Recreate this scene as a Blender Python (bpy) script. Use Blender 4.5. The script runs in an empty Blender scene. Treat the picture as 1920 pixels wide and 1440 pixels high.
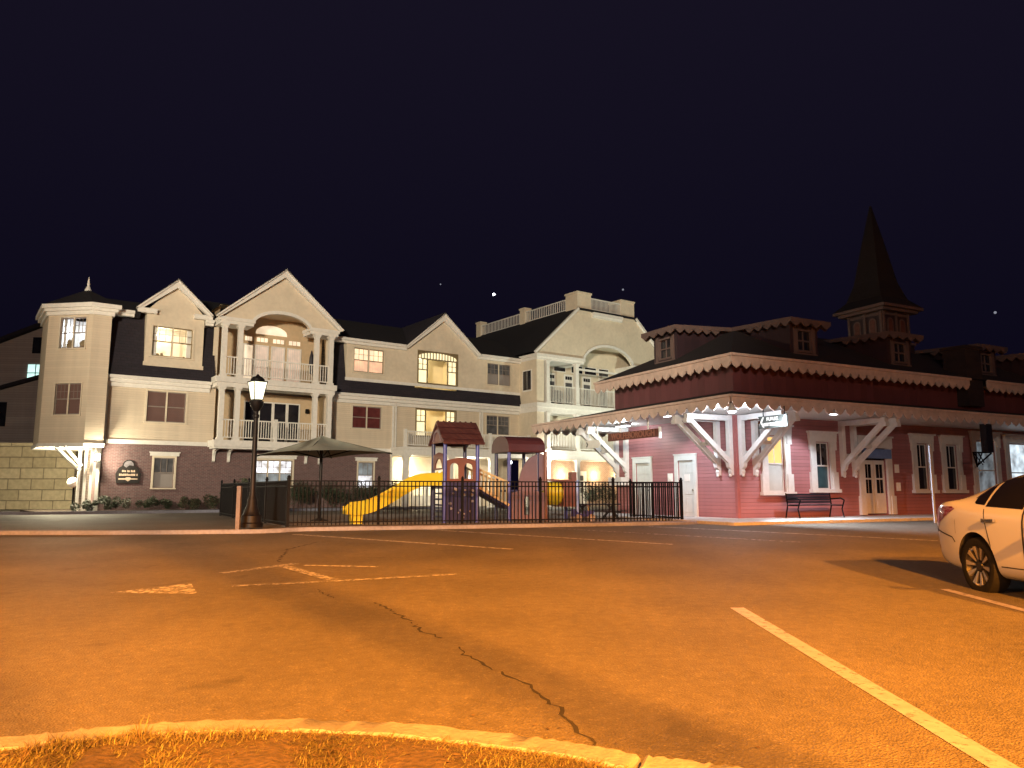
import bpy, bmesh, math, random
from mathutils import Vector, Matrix
from mathutils.bvhtree import BVHTree
from mathutils.geometry import tessellate_polygon
random.seed(7)
S = bpy.context.scene
COL = S.collection
PI = math.pi

# ------------------------------------------------------------------ materials
def nt(name):
    m = bpy.data.materials.new(name); m.use_nodes = True
    t = m.node_tree
    return m, t, t.nodes['Principled BSDF']
def N(t, typ, **kw):
    n = t.nodes.new(typ)
    for k, v in kw.items(): setattr(n, k, v)
    return n
def L(t, a, b): t.links.new(a, b)
def mat(name, col, rough=.6, var=.12, scale=6, metal=0, bump=0, bscale=60, spec=.5, var2=0, scale2=.6):
    """plain paint / metal with a little procedural variation and bump"""
    m, t, p = nt(name)
    p.inputs['Roughness'].default_value = rough; p.inputs['Metallic'].default_value = metal
    p.inputs['Specular IOR Level'].default_value = spec
    tc = N(t, 'ShaderNodeTexCoord')
    no = N(t, 'ShaderNodeTexNoise'); no.inputs['Scale'].default_value = scale; no.inputs['Detail'].default_value = 6
    L(t, tc.outputs['Object'], no.inputs['Vector'])
    r = N(t, 'ShaderNodeValToRGB')
    c = Vector(col)
    r.color_ramp.elements[0].color = (*(c*(1-var)), 1); r.color_ramp.elements[1].color = (*(c*(1+var)), 1)
    r.color_ramp.elements[0].position = .3; r.color_ramp.elements[1].position = .7
    L(t, no.outputs['Fac'], r.inputs['Fac'])
    out = r.outputs['Color']
    if var2:
        n2 = N(t, 'ShaderNodeTexNoise'); n2.inputs['Scale'].default_value = scale2; n2.inputs['Detail'].default_value = 4
        L(t, tc.outputs['Object'], n2.inputs['Vector'])
        mr = N(t, 'ShaderNodeMapRange'); mr.inputs[1].default_value = .3; mr.inputs[2].default_value = .7
        mr.inputs[3].default_value = 1-var2; mr.inputs[4].default_value = 1+var2
        L(t, n2.outputs['Fac'], mr.inputs[0])
        mx = N(t, 'ShaderNodeVectorMath', operation='SCALE'); L(t, out, mx.inputs[0]); L(t, mr.outputs[0], mx.inputs['Scale'])
        out = mx.outputs[0]
    L(t, out, p.inputs['Base Color'])
    if bump:
        nb = N(t, 'ShaderNodeTexNoise'); nb.inputs['Scale'].default_value = bscale; nb.inputs['Detail'].default_value = 3
        L(t, tc.outputs['Object'], nb.inputs['Vector'])
        b = N(t, 'ShaderNodeBump'); b.inputs['Strength'].default_value = bump; b.inputs['Distance'].default_value = .02
        L(t, nb.outputs['Fac'], b.inputs['Height']); L(t, b.outputs[0], p.inputs['Normal'])
    return m
def planks(name, col, pitch, vertical=False, rough=.55, depth=.02, var=.1, seam=.62):
    """painted boards: clapboard (lapped, along z) or board and batten (along x+y)"""
    m, t, p = nt(name); p.inputs['Roughness'].default_value = rough
    tc = N(t, 'ShaderNodeTexCoord'); sp = N(t, 'ShaderNodeSeparateXYZ'); L(t, tc.outputs['Object'], sp.inputs[0])
    if vertical:
        a = N(t, 'ShaderNodeMath', operation='ADD'); L(t, sp.outputs[0], a.inputs[0]); L(t, sp.outputs[1], a.inputs[1]); src = a.outputs[0]
    else: src = sp.outputs[2]
    d = N(t, 'ShaderNodeMath', operation='DIVIDE'); L(t, src, d.inputs[0]); d.inputs[1].default_value = pitch
    fr = N(t, 'ShaderNodeMath', operation='FRACT'); L(t, d.outputs[0], fr.inputs[0])
    fl = N(t, 'ShaderNodeMath', operation='FLOOR'); L(t, d.outputs[0], fl.inputs[0])
    if vertical:
        h = N(t, 'ShaderNodeMath', operation='LESS_THAN'); L(t, fr.outputs[0], h.inputs[0]); h.inputs[1].default_value = .22
    else:
        h = N(t, 'ShaderNodeMath', operation='SUBTRACT'); h.inputs[0].default_value = 1; L(t, fr.outputs[0], h.inputs[1])
    b = N(t, 'ShaderNodeBump'); b.inputs['Strength'].default_value = 1; b.inputs['Distance'].default_value = depth
    L(t, h.outputs[0], b.inputs['Height']); L(t, b.outputs[0], p.inputs['Normal'])
    wn = N(t, 'ShaderNodeTexWhiteNoise', noise_dimensions='1D'); L(t, fl.outputs[0], wn.inputs['W'])
    no = N(t, 'ShaderNodeTexNoise'); no.inputs['Scale'].default_value = 1.3; no.inputs['Detail'].default_value = 5
    L(t, tc.outputs['Object'], no.inputs['Vector'])
    ad = N(t, 'ShaderNodeMath', operation='ADD'); L(t, wn.outputs[0], ad.inputs[0]); L(t, no.outputs['Fac'], ad.inputs[1])
    mr = N(t, 'ShaderNodeMapRange'); mr.inputs[1].default_value = .3; mr.inputs[2].default_value = 1.7
    mr.inputs[3].default_value = 1-var; mr.inputs[4].default_value = 1+var; L(t, ad.outputs[0], mr.inputs[0])
    mp = N(t, 'ShaderNodeMapping'); mp.inputs['Scale'].default_value = (2.6, 2.6, .22); L(t, tc.outputs['Object'], mp.inputs['Vector'])
    ns = N(t, 'ShaderNodeTexNoise'); ns.inputs['Scale'].default_value = 1; ns.inputs['Detail'].default_value = 6; L(t, mp.outputs[0], ns.inputs['Vector'])
    ms = N(t, 'ShaderNodeMapRange'); ms.inputs[1].default_value = .3; ms.inputs[2].default_value = .6; ms.inputs[3].default_value = .93; ms.inputs[4].default_value = 1.03; L(t, ns.outputs['Fac'], ms.inputs[0])
    mw = N(t, 'ShaderNodeMath', operation='MULTIPLY'); L(t, mr.outputs[0], mw.inputs[0]); L(t, ms.outputs[0], mw.inputs[1]); mr = mw
    cl = N(t, 'ShaderNodeRGB'); cl.outputs[0].default_value = (*col, 1)
    # the dark seam under each lap
    if not vertical:
        gt = N(t, 'ShaderNodeMath', operation='GREATER_THAN'); L(t, fr.outputs[0], gt.inputs[0]); gt.inputs[1].default_value = .09
        m2 = N(t, 'ShaderNodeMapRange'); m2.inputs[3].default_value = seam; m2.inputs[4].default_value = 1; L(t, gt.outputs[0], m2.inputs[0])
        mm = N(t, 'ShaderNodeMath', operation='MULTIPLY'); L(t, mr.outputs[0], mm.inputs[0]); L(t, m2.outputs[0], mm.inputs[1]); k = mm.outputs[0]
    else: k = mr.outputs[0]
    vm = N(t, 'ShaderNodeVectorMath', operation='SCALE'); L(t, cl.outputs[0], vm.inputs[0]); L(t, k, vm.inputs['Scale'])
    L(t, vm.outputs[0], p.inputs['Base Color'])
    return m
def brickmat(name, c1, c2, mortar, sx, sz, ms=.012, rough=.85, offs=.5, bump=.6):
    m, t, p = nt(name); p.inputs['Roughness'].default_value = rough
    tc = N(t, 'ShaderNodeTexCoord'); sp = N(t, 'ShaderNodeSeparateXYZ'); L(t, tc.outputs['Object'], sp.inputs[0])
    a = N(t, 'ShaderNodeMath', operation='ADD'); L(t, sp.outputs[0], a.inputs[0]); L(t, sp.outputs[1], a.inputs[1])
    cb = N(t, 'ShaderNodeCombineXYZ'); L(t, a.outputs[0], cb.inputs[0]); L(t, sp.outputs[2], cb.inputs[1])
    b = N(t, 'ShaderNodeTexBrick'); b.offset = offs
    b.inputs['Scale'].default_value = 1; b.inputs['Brick Width'].default_value = sx; b.inputs['Row Height'].default_value = sz
    b.inputs['Mortar Size'].default_value = ms; b.inputs['Mortar Smooth'].default_value = .3
    b.inputs['Color1'].default_value = (*c1, 1); b.inputs['Color2'].default_value = (*c2, 1); b.inputs['Mortar'].default_value = (*mortar, 1)
    L(t, cb.outputs[0], b.inputs['Vector'])
    no = N(t, 'ShaderNodeTexNoise'); no.inputs['Scale'].default_value = 5; no.inputs['Detail'].default_value = 7; L(t, tc.outputs['Object'], no.inputs['Vector'])
    mr = N(t, 'ShaderNodeMapRange'); mr.inputs[3].default_value = .65; mr.inputs[4].default_value = 1.35; L(t, no.outputs['Fac'], mr.inputs[0])
    vm = N(t, 'ShaderNodeVectorMath', operation='SCALE'); L(t, b.outputs['Color'], vm.inputs[0]); L(t, mr.outputs[0], vm.inputs['Scale'])
    L(t, vm.outputs[0], p.inputs['Base Color'])
    iv = N(t, 'ShaderNodeMath', operation='SUBTRACT'); iv.inputs[0].default_value = 1; L(t, b.outputs['Fac'], iv.inputs[1])
    ad = N(t, 'ShaderNodeMath', operation='MULTIPLY_ADD'); L(t, no.outputs['Fac'], ad.inputs[0]); ad.inputs[1].default_value = .5; L(t, iv.outputs[0], ad.inputs[2])
    bp = N(t, 'ShaderNodeBump'); bp.inputs['Strength'].default_value = bump; bp.inputs['Distance'].default_value = .02
    L(t, ad.outputs[0], bp.inputs['Height']); L(t, bp.outputs[0], p.inputs['Normal'])
    return m
def emit(name, col, strength, var=0, wave=0, base=(.5, .5, .5)):
    """something that gives off light: lamp glass, lit blind or curtain behind glass"""
    m, t, p = nt(name); p.inputs['Base Color'].default_value = (*base, 1); p.inputs['Roughness'].default_value = .15
    p.inputs['Emission Color'].default_value = (*col, 1); p.inputs['Emission Strength'].default_value = strength
    if var or wave:
        tc = N(t, 'ShaderNodeTexCoord')
        no = N(t, 'ShaderNodeTexNoise'); no.inputs['Scale'].default_value = 2.2; no.inputs['Detail'].default_value = 2
        L(t, tc.outputs['Object'], no.inputs['Vector'])
        mr = N(t, 'ShaderNodeMapRange'); mr.inputs[1].default_value = .3; mr.inputs[2].default_value = .7
        mr.inputs[3].default_value = strength*(1-var); mr.inputs[4].default_value = strength*(1+var); L(t, no.outputs['Fac'], mr.inputs[0])
        k = mr.outputs[0]
        if wave:
            w = N(t, 'ShaderNodeTexWave', wave_type='BANDS', bands_direction='DIAGONAL'); w.inputs['Scale'].default_value = 6; w.inputs['Distortion'].default_value = 1.5
            mp = N(t, 'ShaderNodeMapping'); mp.inputs['Scale'].default_value = (1, 1, .02); L(t, tc.outputs['Object'], mp.inputs['Vector']); L(t, mp.outputs[0], w.inputs['Vector'])
            m2 = N(t, 'ShaderNodeMapRange'); m2.inputs[3].default_value = 1-wave; m2.inputs[4].default_value = 1; L(t, w.outputs['Fac'], m2.inputs[0])
            mu = N(t, 'ShaderNodeMath', operation='MULTIPLY'); L(t, k, mu.inputs[0]); L(t, m2.outputs[0], mu.inputs[1]); k = mu.outputs[0]
        L(t, k, p.inputs['Emission Strength'])
    return m
def asphalt(name, col, var=.24):
    m, t, p = nt(name); p.inputs['Roughness'].default_value = .72; p.inputs['Specular IOR Level'].default_value = .35
    tc = N(t, 'ShaderNodeTexCoord')
    def noi(sc, det, vec=None):
        n = N(t, 'ShaderNodeTexNoise'); n.inputs['Scale'].default_value = sc; n.inputs['Detail'].default_value = det
        L(t, tc.outputs['Object'], n.inputs['Vector']); return n.outputs['Fac']
    fine = noi(95, 3); mid = noi(9, 8); big = noi(.55, 5)
    vo = N(t, 'ShaderNodeTexVoronoi'); vo.inputs['Scale'].default_value = 70; L(t, tc.outputs['Object'], vo.inputs['Vector'])
    def rng(src, a, b, lo=.3, hi=.7):
        r = N(t, 'ShaderNodeMapRange'); r.inputs[1].default_value = lo; r.inputs[2].default_value = hi
        r.inputs[3].default_value = a; r.inputs[4].default_value = b; L(t, src, r.inputs[0]); return r.outputs[0]
    def mul(a, b):
        r = N(t, 'ShaderNodeMath', operation='MULTIPLY'); L(t, a, r.inputs[0]); L(t, b, r.inputs[1]); return r.outputs[0]
    k = mul(mul(rng(fine, 1-var, 1+var), rng(mid, .84, 1.16)), rng(big, .80, 1.20))
    k = mul(k, rng(noi(.16, 3), .84, 1.16)); k = mul(k, rng(noi(1.7, 2), .72, 1, .24, .34))
    mp = N(t, 'ShaderNodeMapping'); mp.inputs['Scale'].default_value = (.9, .06, 1); mp.inputs['Rotation'].default_value = (0, 0, .25); L(t, tc.outputs['Object'], mp.inputs['Vector'])
    tk = N(t, 'ShaderNodeTexNoise'); tk.inputs['Scale'].default_value = 1; tk.inputs['Detail'].default_value = 3; L(t, mp.outputs[0], tk.inputs['Vector']); k = mul(k, rng(tk.outputs['Fac'], .88, 1.1))
    sp = N(t, 'ShaderNodeTexWhiteNoise'); L(t, vo.outputs['Position'], sp.inputs['Vector'])
    k = mul(k, rng(sp.outputs[0], 1, 1.6, .9, 1))
    cl = N(t, 'ShaderNodeRGB'); cl.outputs[0].default_value = (*col, 1)
    vm = N(t, 'ShaderNodeVectorMath', operation='SCALE'); L(t, cl.outputs[0], vm.inputs[0]); L(t, k, vm.inputs['Scale'])
    L(t, vm.outputs[0], p.inputs['Base Color'])
    b = N(t, 'ShaderNodeBump'); b.inputs['Strength'].default_value = .55; b.inputs['Distance'].default_value = .012
    L(t, vo.outputs['Distance'], b.inputs['Height']); L(t, b.outputs[0], p.inputs['Normal'])
    return m
def worn(name, col, amount):
    """worn road paint: flakes off in patches"""
    m = mat(name, col, .6, .15, 9); t = m.node_tree; p = t.nodes['Principled BSDF']
    tc = N(t, 'ShaderNodeTexCoord'); no = N(t, 'ShaderNodeTexNoise'); no.inputs['Scale'].default_value = 13; no.inputs['Detail'].default_value = 9; no.inputs['Roughness'].default_value = .75
    L(t, tc.outputs['Object'], no.inputs['Vector'])
    r = N(t, 'ShaderNodeMapRange'); r.inputs[1].default_value = amount-.09; r.inputs[2].default_value = amount+.09; L(t, no.outputs['Fac'], r.inputs[0])
    L(t, r.outputs[0], p.inputs['Alpha'])
    return m

M = {}
M['asphalt'] = asphalt('asphalt', (.080, .072, .060))
M['concrete'] = mat('concrete', (.155, .165, .215), .85, .16, 14, bump=.4, bscale=45, var2=.2, scale2=1.1)
M['soil'] = mat('soil', (.045, .03, .02), .95, .5, 22, bump=.9, bscale=30)
M['mulch'] = mat('mulch', (.2, .185, .17), .95, .4, 16, bump=.9, bscale=22)
M['paint_line'] = worn('paint_line', (.23, .225, .34), .38)
M['paint_faded'] = worn('paint_faded', (.30, .30, .33), .49)
M['paint_faint'] = worn('paint_faint', (.42, .42, .44), .46)
M['crack'] = mat('crack', (.008, .007, .006), .95, .3, 30)
M['beige_siding'] = planks('beige_siding', (.64, .545, .425), .115, var=.05, depth=.006, seam=.86)
M['cream_smooth'] = mat('cream_smooth', (.65, .57, .45), .7, .06, 5, var2=.07, scale2=.9)
M['tan_wall'] = mat('tan_wall', (.55, .42, .27), .7, .06, 5)
M['white_trim'] = mat('white_trim', (.74, .72, .68), .5, .06, 6, var2=.05)
M['brick'] = brickmat('brick', (.165, .08, .08), (.12, .06, .062), (.18, .145, .14), .21, .07)
M['blocks'] = brickmat('blocks', (.52, .44, .29), (.42, .35, .22), (.24, .20, .13), 1.25, .60, .03, bump=1)
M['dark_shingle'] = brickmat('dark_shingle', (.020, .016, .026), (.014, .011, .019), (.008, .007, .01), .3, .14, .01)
M['unlit_shingle'] = brickmat('unlit_shingle', (.008, .0065, .011), (.006, .005, .008), (.004, .003, .005), .3, .14, .01)  # darker shingle copy: night shade on the upper roofs put into the colour
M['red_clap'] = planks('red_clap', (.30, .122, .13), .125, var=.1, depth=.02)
M['shaded_red'] = planks('shaded_red', (.032, .017, .024), .36, vertical=True, depth=.02, var=.16)  # station red darkened for dormers and tower, their shade is in the colour
M['shaded_trim'] = mat('shaded_trim', (.125, .085, .08), .6, .12, 5)  # brown trim darkened to stand for the weaker light on dormers and tower
M['backlit_dark'] = mat('backlit_dark', (.20, .15, .08), .6, .1, 5)  # dark tone imitates the backlit silhouette of frames and ornaments in lit windows
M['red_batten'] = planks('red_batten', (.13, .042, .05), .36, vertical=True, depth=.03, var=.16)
M['red_trim'] = mat('red_trim', (.30, .10, .10), .55, .1, 6)
M['brown_trim'] = mat('brown_trim', (.60, .46, .40), .6, .12, 5, var2=.08)
M['station_white'] = mat('station_white', (.60, .60, .60), .45, .06, 7, var2=.05)
M['door_white'] = mat('door_white', (.62, .66, .66), .4, .05, 5)
M['station_roof'] = brickmat('station_roof', (.019, .013, .018), (.013, .009, .013), (.015, .01, .014), .3, .15, .01)
M['black_iron'] = mat('black_iron', (.004, .004, .005), .7, .3, 20, spec=.1)
M['lamp_iron'] = mat('lamp_iron', (.006, .005, .0055), .5, .3, 14, spec=.2)
M['pane_dark'] = mat('pane_dark', (.018, .017, .022), .06, .3, 2, spec=.6)
M['pane_red'] = mat('pane_red', (.11, .03, .03), .2, .25, 3)
M['pale_curtain'] = mat('pale_curtain', (.46, .5, .5), .5, .06, 3)
M['pane_teal'] = mat('pane_teal', (.035, .07, .085), .1, .3, 2)
M['pane_grey'] = mat('pane_grey', (.10, .10, .11), .1, .35, 3)
M['blind'] = planks('blind', (.30, .27, .26), .05, depth=.012, var=.03)
M['blind_brown'] = planks('blind_brown', (.16, .09, .08), .05, depth=.012, var=.03)
M['curtain_warm'] = emit('curtain_warm', (1, .70, .40), 1.15, .25, .3)
M['curtain_orange'] = emit('curtain_orange', (1, .46, .22), .8, .4, .35)
M['curtain_cream'] = emit('curtain_cream', (1, .84, .46), 1.2, .15, .25)
M['room_white'] = emit('room_white', (.85, .88, 1), .95, .9, 0)
M['blue_white'] = emit('blue_white', (.62, 1, .92), 1.2, .2, 0)
M['blind_yellow'] = emit('blind_yellow', (1, .60, .20), 1.25, .05, 0, base=(.1, .07, .03))
M['dim_pink'] = emit('dim_pink', (.95, .58, .40), .40, .35, .3)
M['pale_lit'] = emit('pale_lit', (1, .76, .50), .85, .25, 0)
M['dim_white'] = emit('dim_white', (.62, .74, .82), .20, .9, .3, base=(.2, .22, .24))
M['shop_white'] = emit('shop_white', (.75, .9, 1), .8, .6, 0)
M['lamp_glass'] = emit('lamp_glass', (1, .97, .66), 1.9, .35, 0)
M['lamp_warm'] = emit('lamp_warm', (1, .86, .55), 24)
M['lamp_cool'] = emit('lamp_cool', (.86, .94, 1), 14)
M['interior'] = mat('interior', (.78, .66, .42), .8, .04, 3)
M['yellow_plastic'] = mat('yellow_plastic', (.52, .44, .03), .32, .06, 4)
M['brown_plastic'] = mat('brown_plastic', (.16, .065, .05), .4, .1, 4)
M['maroon_plastic'] = mat('maroon_plastic', (.08, .022, .024), .4, .1, 4)
M['maroon_tile'] = brickmat('maroon_tile', (.10, .034, .028), (.08, .026, .022), (.05, .01, .01), .22, .2, .018, rough=.4)
M['blue_plastic'] = mat('blue_plastic', (.04, .05, .24), .35, .1, 5)
M['navy_plastic'] = mat('navy_plastic', (.022, .024, .075), .4, .1, 5)
M['light_blue'] = mat('light_blue', (.2, .3, .62), .35, .08, 5)
M['tan_plastic'] = mat('tan_plastic', (.5, .38, .2), .45, .08, 5)
M['pink_panel'] = mat('pink_panel', (.17, .11, .13), .4, .08, 5)
M['hold'] = mat('hold', (.26, .24, .26), .5, .3, 5)
M['canvas'] = mat('canvas', (.30, .31, .26), .85, .1, 3, var2=.08)
M['wood_post'] = mat('wood_post', (.13, .115, .12), .8, .2, 12)
M['sash_mid'] = mat('sash_mid', (.24, .20, .18), .5, .1, 6)
M['leaf'] = mat('leaf', (.035, .05, .025), .6, .5, 4)
M['leaf_dry'] = mat('leaf_dry', (.07, .05, .03), .7, .5, 4)
M['bench_dark'] = mat('bench_dark', (.013, .013, .022), .45, .3, 9)
M['sign_green'] = mat('sign_green', (.05, .06, .056), .5, .1, 6)
M['sign_brown'] = mat('sign_brown', (.13, .045, .032), .6, .25, 9)
M['sign_letter'] = mat('sign_letter', (.30, .12, .085), .6, .1, 8)
M['sign_white'] = mat('sign_white', (.8, .8, .78), .5, .04, 6)
M['sign_black'] = mat('sign_black', (.02, .017, .016), .5, .3, 6)
M['sign_cream'] = mat('sign_cream', (.62, .48, .36), .5, .1, 6)
M['sign_blue'] = mat('sign_blue', (.12, .2, .42), .5, .1, 6)
M['teal'] = mat('teal', (.1, .45, .5), .4, .1, 6)
M['car_paint'] = mat('car_paint', (.42, .455, .57), .25, .02, 2, spec=.6)
M['car_paint'].node_tree.nodes['Principled BSDF'].inputs['Coat Weight'].default_value = .8
M['car_paint'].node_tree.nodes['Principled BSDF'].inputs['Coat Roughness'].default_value = .04
M['car_glass'] = mat('car_glass', (.006, .006, .008), .04, .2, 2, spec=.7)
M['rubber'] = mat('rubber', (.006, .006, .0065), .8, .2, 20, spec=.15)
M['well'] = mat('well', (.006, .006, .006), .9, .2, 10)
M['alloy'] = mat('alloy', (.55, .54, .55), .28, .06, 10, metal=.9)
M['rim_dark'] = mat('rim_dark', (.02, .02, .024), .35, .2, 10, metal=.5)
M['chrome'] = mat('chrome', (.7, .7, .7), .08, .04, 8, metal=1)
M['tail_red'] = mat('tail_red', (.12, .006, .008), .08, .2, 8, spec=.8)
M['head_glass'] = mat('head_glass', (.4, .42, .45), .06, .1, 6, spec=.8)
M['post_grey'] = mat('post_grey', (.26, .28, .34), .5, .08, 6)
M['pavement'] = mat('pavement', (.42, .42, .42), .85, .14, 9, bump=.3, bscale=40, var2=.15, scale2=1)
M['star'] = emit('star', (.9, .92, 1), 8)
M['faint_dot'] = emit('faint_dot', (.7, .72, .85), .35)
M['grass'] = mat('grass', (.12, .115, .05), .7, .45, 1.2)
M['room_cream'] = mat('room_cream', (.74, .68, .57), .8, .04, 3)
M['grey_house'] = planks('grey_house', (.40, .34, .32), .18, var=.1)

# ------------------------------------------------------------------ mesh builder
class MB:
    def __init__(s, xf=None): s.v = []; s.f = []; s.m = []; s.xf = xf
    def add(s, vs, fs, m=0):
        b = len(s.v)
        s.v += [Vector(s.xf(*p)) if s.xf else Vector(p) for p in vs]
        for f in fs: s.f.append([b+i for i in f]); s.m.append(m)
        return s
    def box(s, a0, a1, b0, b1, c0, c1, m=0):
        vs = [(a, b, c) for c in (c0, c1) for b in (b0, b1) for a in (a0, a1)]
        return s.add(vs, [(0,1,3,2),(4,6,7,5),(0,4,5,1),(1,5,7,3),(3,7,6,2),(2,6,4,0)], m)
    def quad(s, p, m=0): return s.add(p, [tuple(range(len(p)))], m)
    def prism(s, poly, ax, lo, hi, m=0):
        def P(q, h):
            return (q[0], h, q[1]) if ax == 'y' else ((h, q[0], q[1]) if ax == 'x' else (q[0], q[1], h))
        n = len(poly)
        vs = [P(q, lo) for q in poly]+[P(q, hi) for q in poly]
        tr = tessellate_polygon([[Vector((q[0], q[1], 0)) for q in poly]])
        fs = [tuple(t) for t in tr]+[tuple(i+n for i in reversed(t)) for t in tr]
        fs += [(i, (i+1) % n, (i+1) % n+n, i+n) for i in range(n)]
        return s.add(vs, fs, m)
    def tube(s, p0, p1, r, n=8, r2=None, m=0):
        p0 = Vector(p0); p1 = Vector(p1); d = (p1-p0).normalized()
        a = d.orthogonal().normalized(); b = d.cross(a); r2 = r if r2 is None else r2
        vs = []
        for p, q in ((p0, r), (p1, r2)):
            for i in range(n):
                t = 2*PI*i/n; vs.append(tuple(p+a*math.cos(t)*q+b*math.sin(t)*q))
        fs = [(i, (i+1) % n, (i+1) % n+n, i+n) for i in range(n)]+[tuple(range(n))[::-1], tuple(range(n, 2*n))]
        return s.add(vs, fs, m)
    def path(s, pts, r, n=6, m=0):
        for a, b in zip(pts, pts[1:]): s.tube(a, b, r, n, m=m)
        return s
    def bar(s, p0, p1, w, h, side, m=0):
        """square timber from p0 to p1; w is measured along `side`, h across it"""
        p0 = Vector(p0); p1 = Vector(p1); d = (p1-p0).normalized(); sd = Vector(side).normalized(); up = d.cross(sd).normalized()
        vs = []
        for p in (p0, p1):
            for x, y in ((-1,-1),(1,-1),(1,1),(-1,1)): vs.append(tuple(p+sd*x*w/2+up*y*h/2))
        return s.add(vs, [(0,3,2,1),(4,5,6,7),(0,1,5,4),(1,2,6,5),(2,3,7,6),(3,0,4,7)], m)
    def lathe(s, prof, n=16, c=(0, 0), m=0, caps=True):
        vs = [(c[0]+r*math.cos(2*PI*i/n), c[1]+r*math.sin(2*PI*i/n), z) for r, z in prof for i in range(n)]
        fs = [(j*n+i, j*n+(i+1) % n, (j+1)*n+(i+1) % n, (j+1)*n+i) for j in range(len(prof)-1) for i in range(n)]
        if caps: fs += [tuple(range(n))[::-1], tuple(range((len(prof)-1)*n, len(prof)*n))]
        return s.add(vs, fs, m)
    def ball(s, c, r, n=10, m=0, sz=1):
        prof = [(max(1e-4, r*math.sin(PI*k/n)), c[2]-r*sz*math.cos(PI*k/n)) for k in range(n+1)]
        return s.lathe(prof, n+2, (c[0], c[1]), m)
    def build(s, name, mats, parent=None, smooth=False, fix=True):
        me = bpy.data.meshes.new(name)
        me.from_pydata([tuple(v) for v in s.v], [], s.f)
        if not isinstance(mats, (list, tuple)): mats = [mats]
        for k in mats: me.materials.append(M[k] if isinstance(k, str) else k)
        me.polygons.foreach_set('material_index', s.m)
        if fix:
            bm = bmesh.new(); bm.from_mesh(me); bmesh.ops.recalc_face_normals(bm, faces=bm.faces); bm.to_mesh(me); bm.free()
        if smooth:
            me.polygons.foreach_set('use_smooth', [True]*len(me.polygons)); me.set_sharp_from_angle(angle=math.radians(38))
        me.update()
        o = bpy.data.objects.new(name, me); COL.objects.link(o)
        if parent: o.parent = parent
        return o
def thing(name, label, cat, loc=(0, 0, 0), rz=0, group=None):
    o = bpy.data.objects.new(name, None); COL.objects.link(o); o.empty_display_size = .3
    o.location = loc; o.rotation_euler = (0, 0, rz); o['label'] = label; o['category'] = cat
    if group: o['group'] = group
    return o
def tag(o, label, cat, group=None):
    o['label'] = label; o['category'] = cat
    if group: o['group'] = group
    return o
def struct(o, kind='structure'): o['kind'] = kind; return o
def dup(root, loc, rz, label, group=None):
    r = root.copy(); COL.objects.link(r); r.location = loc; r.rotation_euler = (0, 0, rz); r['label'] = label
    if group: r['group'] = group
    for ch in list(root.children):
        c = ch.copy(); COL.objects.link(c); c.parent = r
        for g in ch.children:
            d = g.copy(); COL.objects.link(d); d.parent = c
    return r
def text(body, size, m, parent, name, mtx, ext=.006, bold=0.0):
    cu = bpy.data.curves.new('t', 'FONT'); cu.body = body; cu.size = size; cu.align_x = 'CENTER'; cu.align_y = 'CENTER'; cu.extrude = ext; cu.offset = bold
    t = bpy.data.objects.new('t', cu); COL.objects.link(t); bpy.context.view_layer.update()
    me = bpy.data.meshes.new_from_object(t.evaluated_get(bpy.context.evaluated_depsgraph_get())); bpy.data.objects.remove(t)
    me.materials.clear(); me.materials.append(M[m]); me.transform(mtx)
    o = bpy.data.objects.new(name, me); COL.objects.link(o); o.parent = parent; return o

def gz(y): return min(max(.0175*y, 0), .38)
GZ = .38

# ------------------------------------------------------------------ camera, world
cam = bpy.data.cameras.new('camera'); co = bpy.data.objects.new('camera', cam); COL.objects.link(co)
cam.sensor_width = 36; cam.lens = 36*1442/1920; cam.clip_end = 2000; cam.clip_start = .05
co.location = (0, 0, 1.4); co.rotation_euler = (PI/2+math.atan(200/1442), 0, 0); S.camera = co
W = bpy.data.worlds.new('World'); S.world = W; W.use_nodes = True
t = W.node_tree; bg = t.nodes['Background']
tc = N(t, 'ShaderNodeTexCoord'); sx = N(t, 'ShaderNodeSeparateXYZ'); L(t, tc.outputs['Generated'], sx.inputs[0])
cr = N(t, 'ShaderNodeValToRGB'); L(t, sx.outputs[2], cr.inputs['Fac'])
cr.color_ramp.elements[0].color = (.0026, .0021, .0078, 1); cr.color_ramp.elements[0].position = .05
cr.color_ramp.elements[1].color = (.0080, .0062, .0150, 1); cr.color_ramp.elements[1].position = .6
L(t, cr.outputs[0], bg.inputs['Color']); bg.inputs['Strength'].default_value = 1.0
S.view_settings.view_transform = 'Standard'; S.view_settings.look = 'None'; S.view_settings.exposure = 0; S.view_settings.gamma = 1
S.render.engine = 'CYCLES'
S.cycles.use_denoising = True; S.cycles.max_bounces = 5; S.cycles.diffuse_bounces = 3; S.cycles.glossy_bounces = 3
S.cycles.sample_clamp_indirect = 4; S.cycles.caustics_reflective = False; S.cycles.caustics_refractive = False

def lamp(name, loc, power, col, r=.1, spot=None, aim=None, blend=.4):
    l = bpy.data.lights.new(name, 'SPOT' if spot else 'POINT'); l.energy = power; l.color = col; l.shadow_soft_size = r
    o = bpy.data.objects.new(name, l); COL.objects.link(o); o.location = loc
    if spot:
        l.spot_size = math.radians(spot); l.spot_blend = blend
        d = Vector(aim)-Vector(loc); o.rotation_euler = d.to_track_quat('-Z', 'Y').to_euler()
    return o

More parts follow.
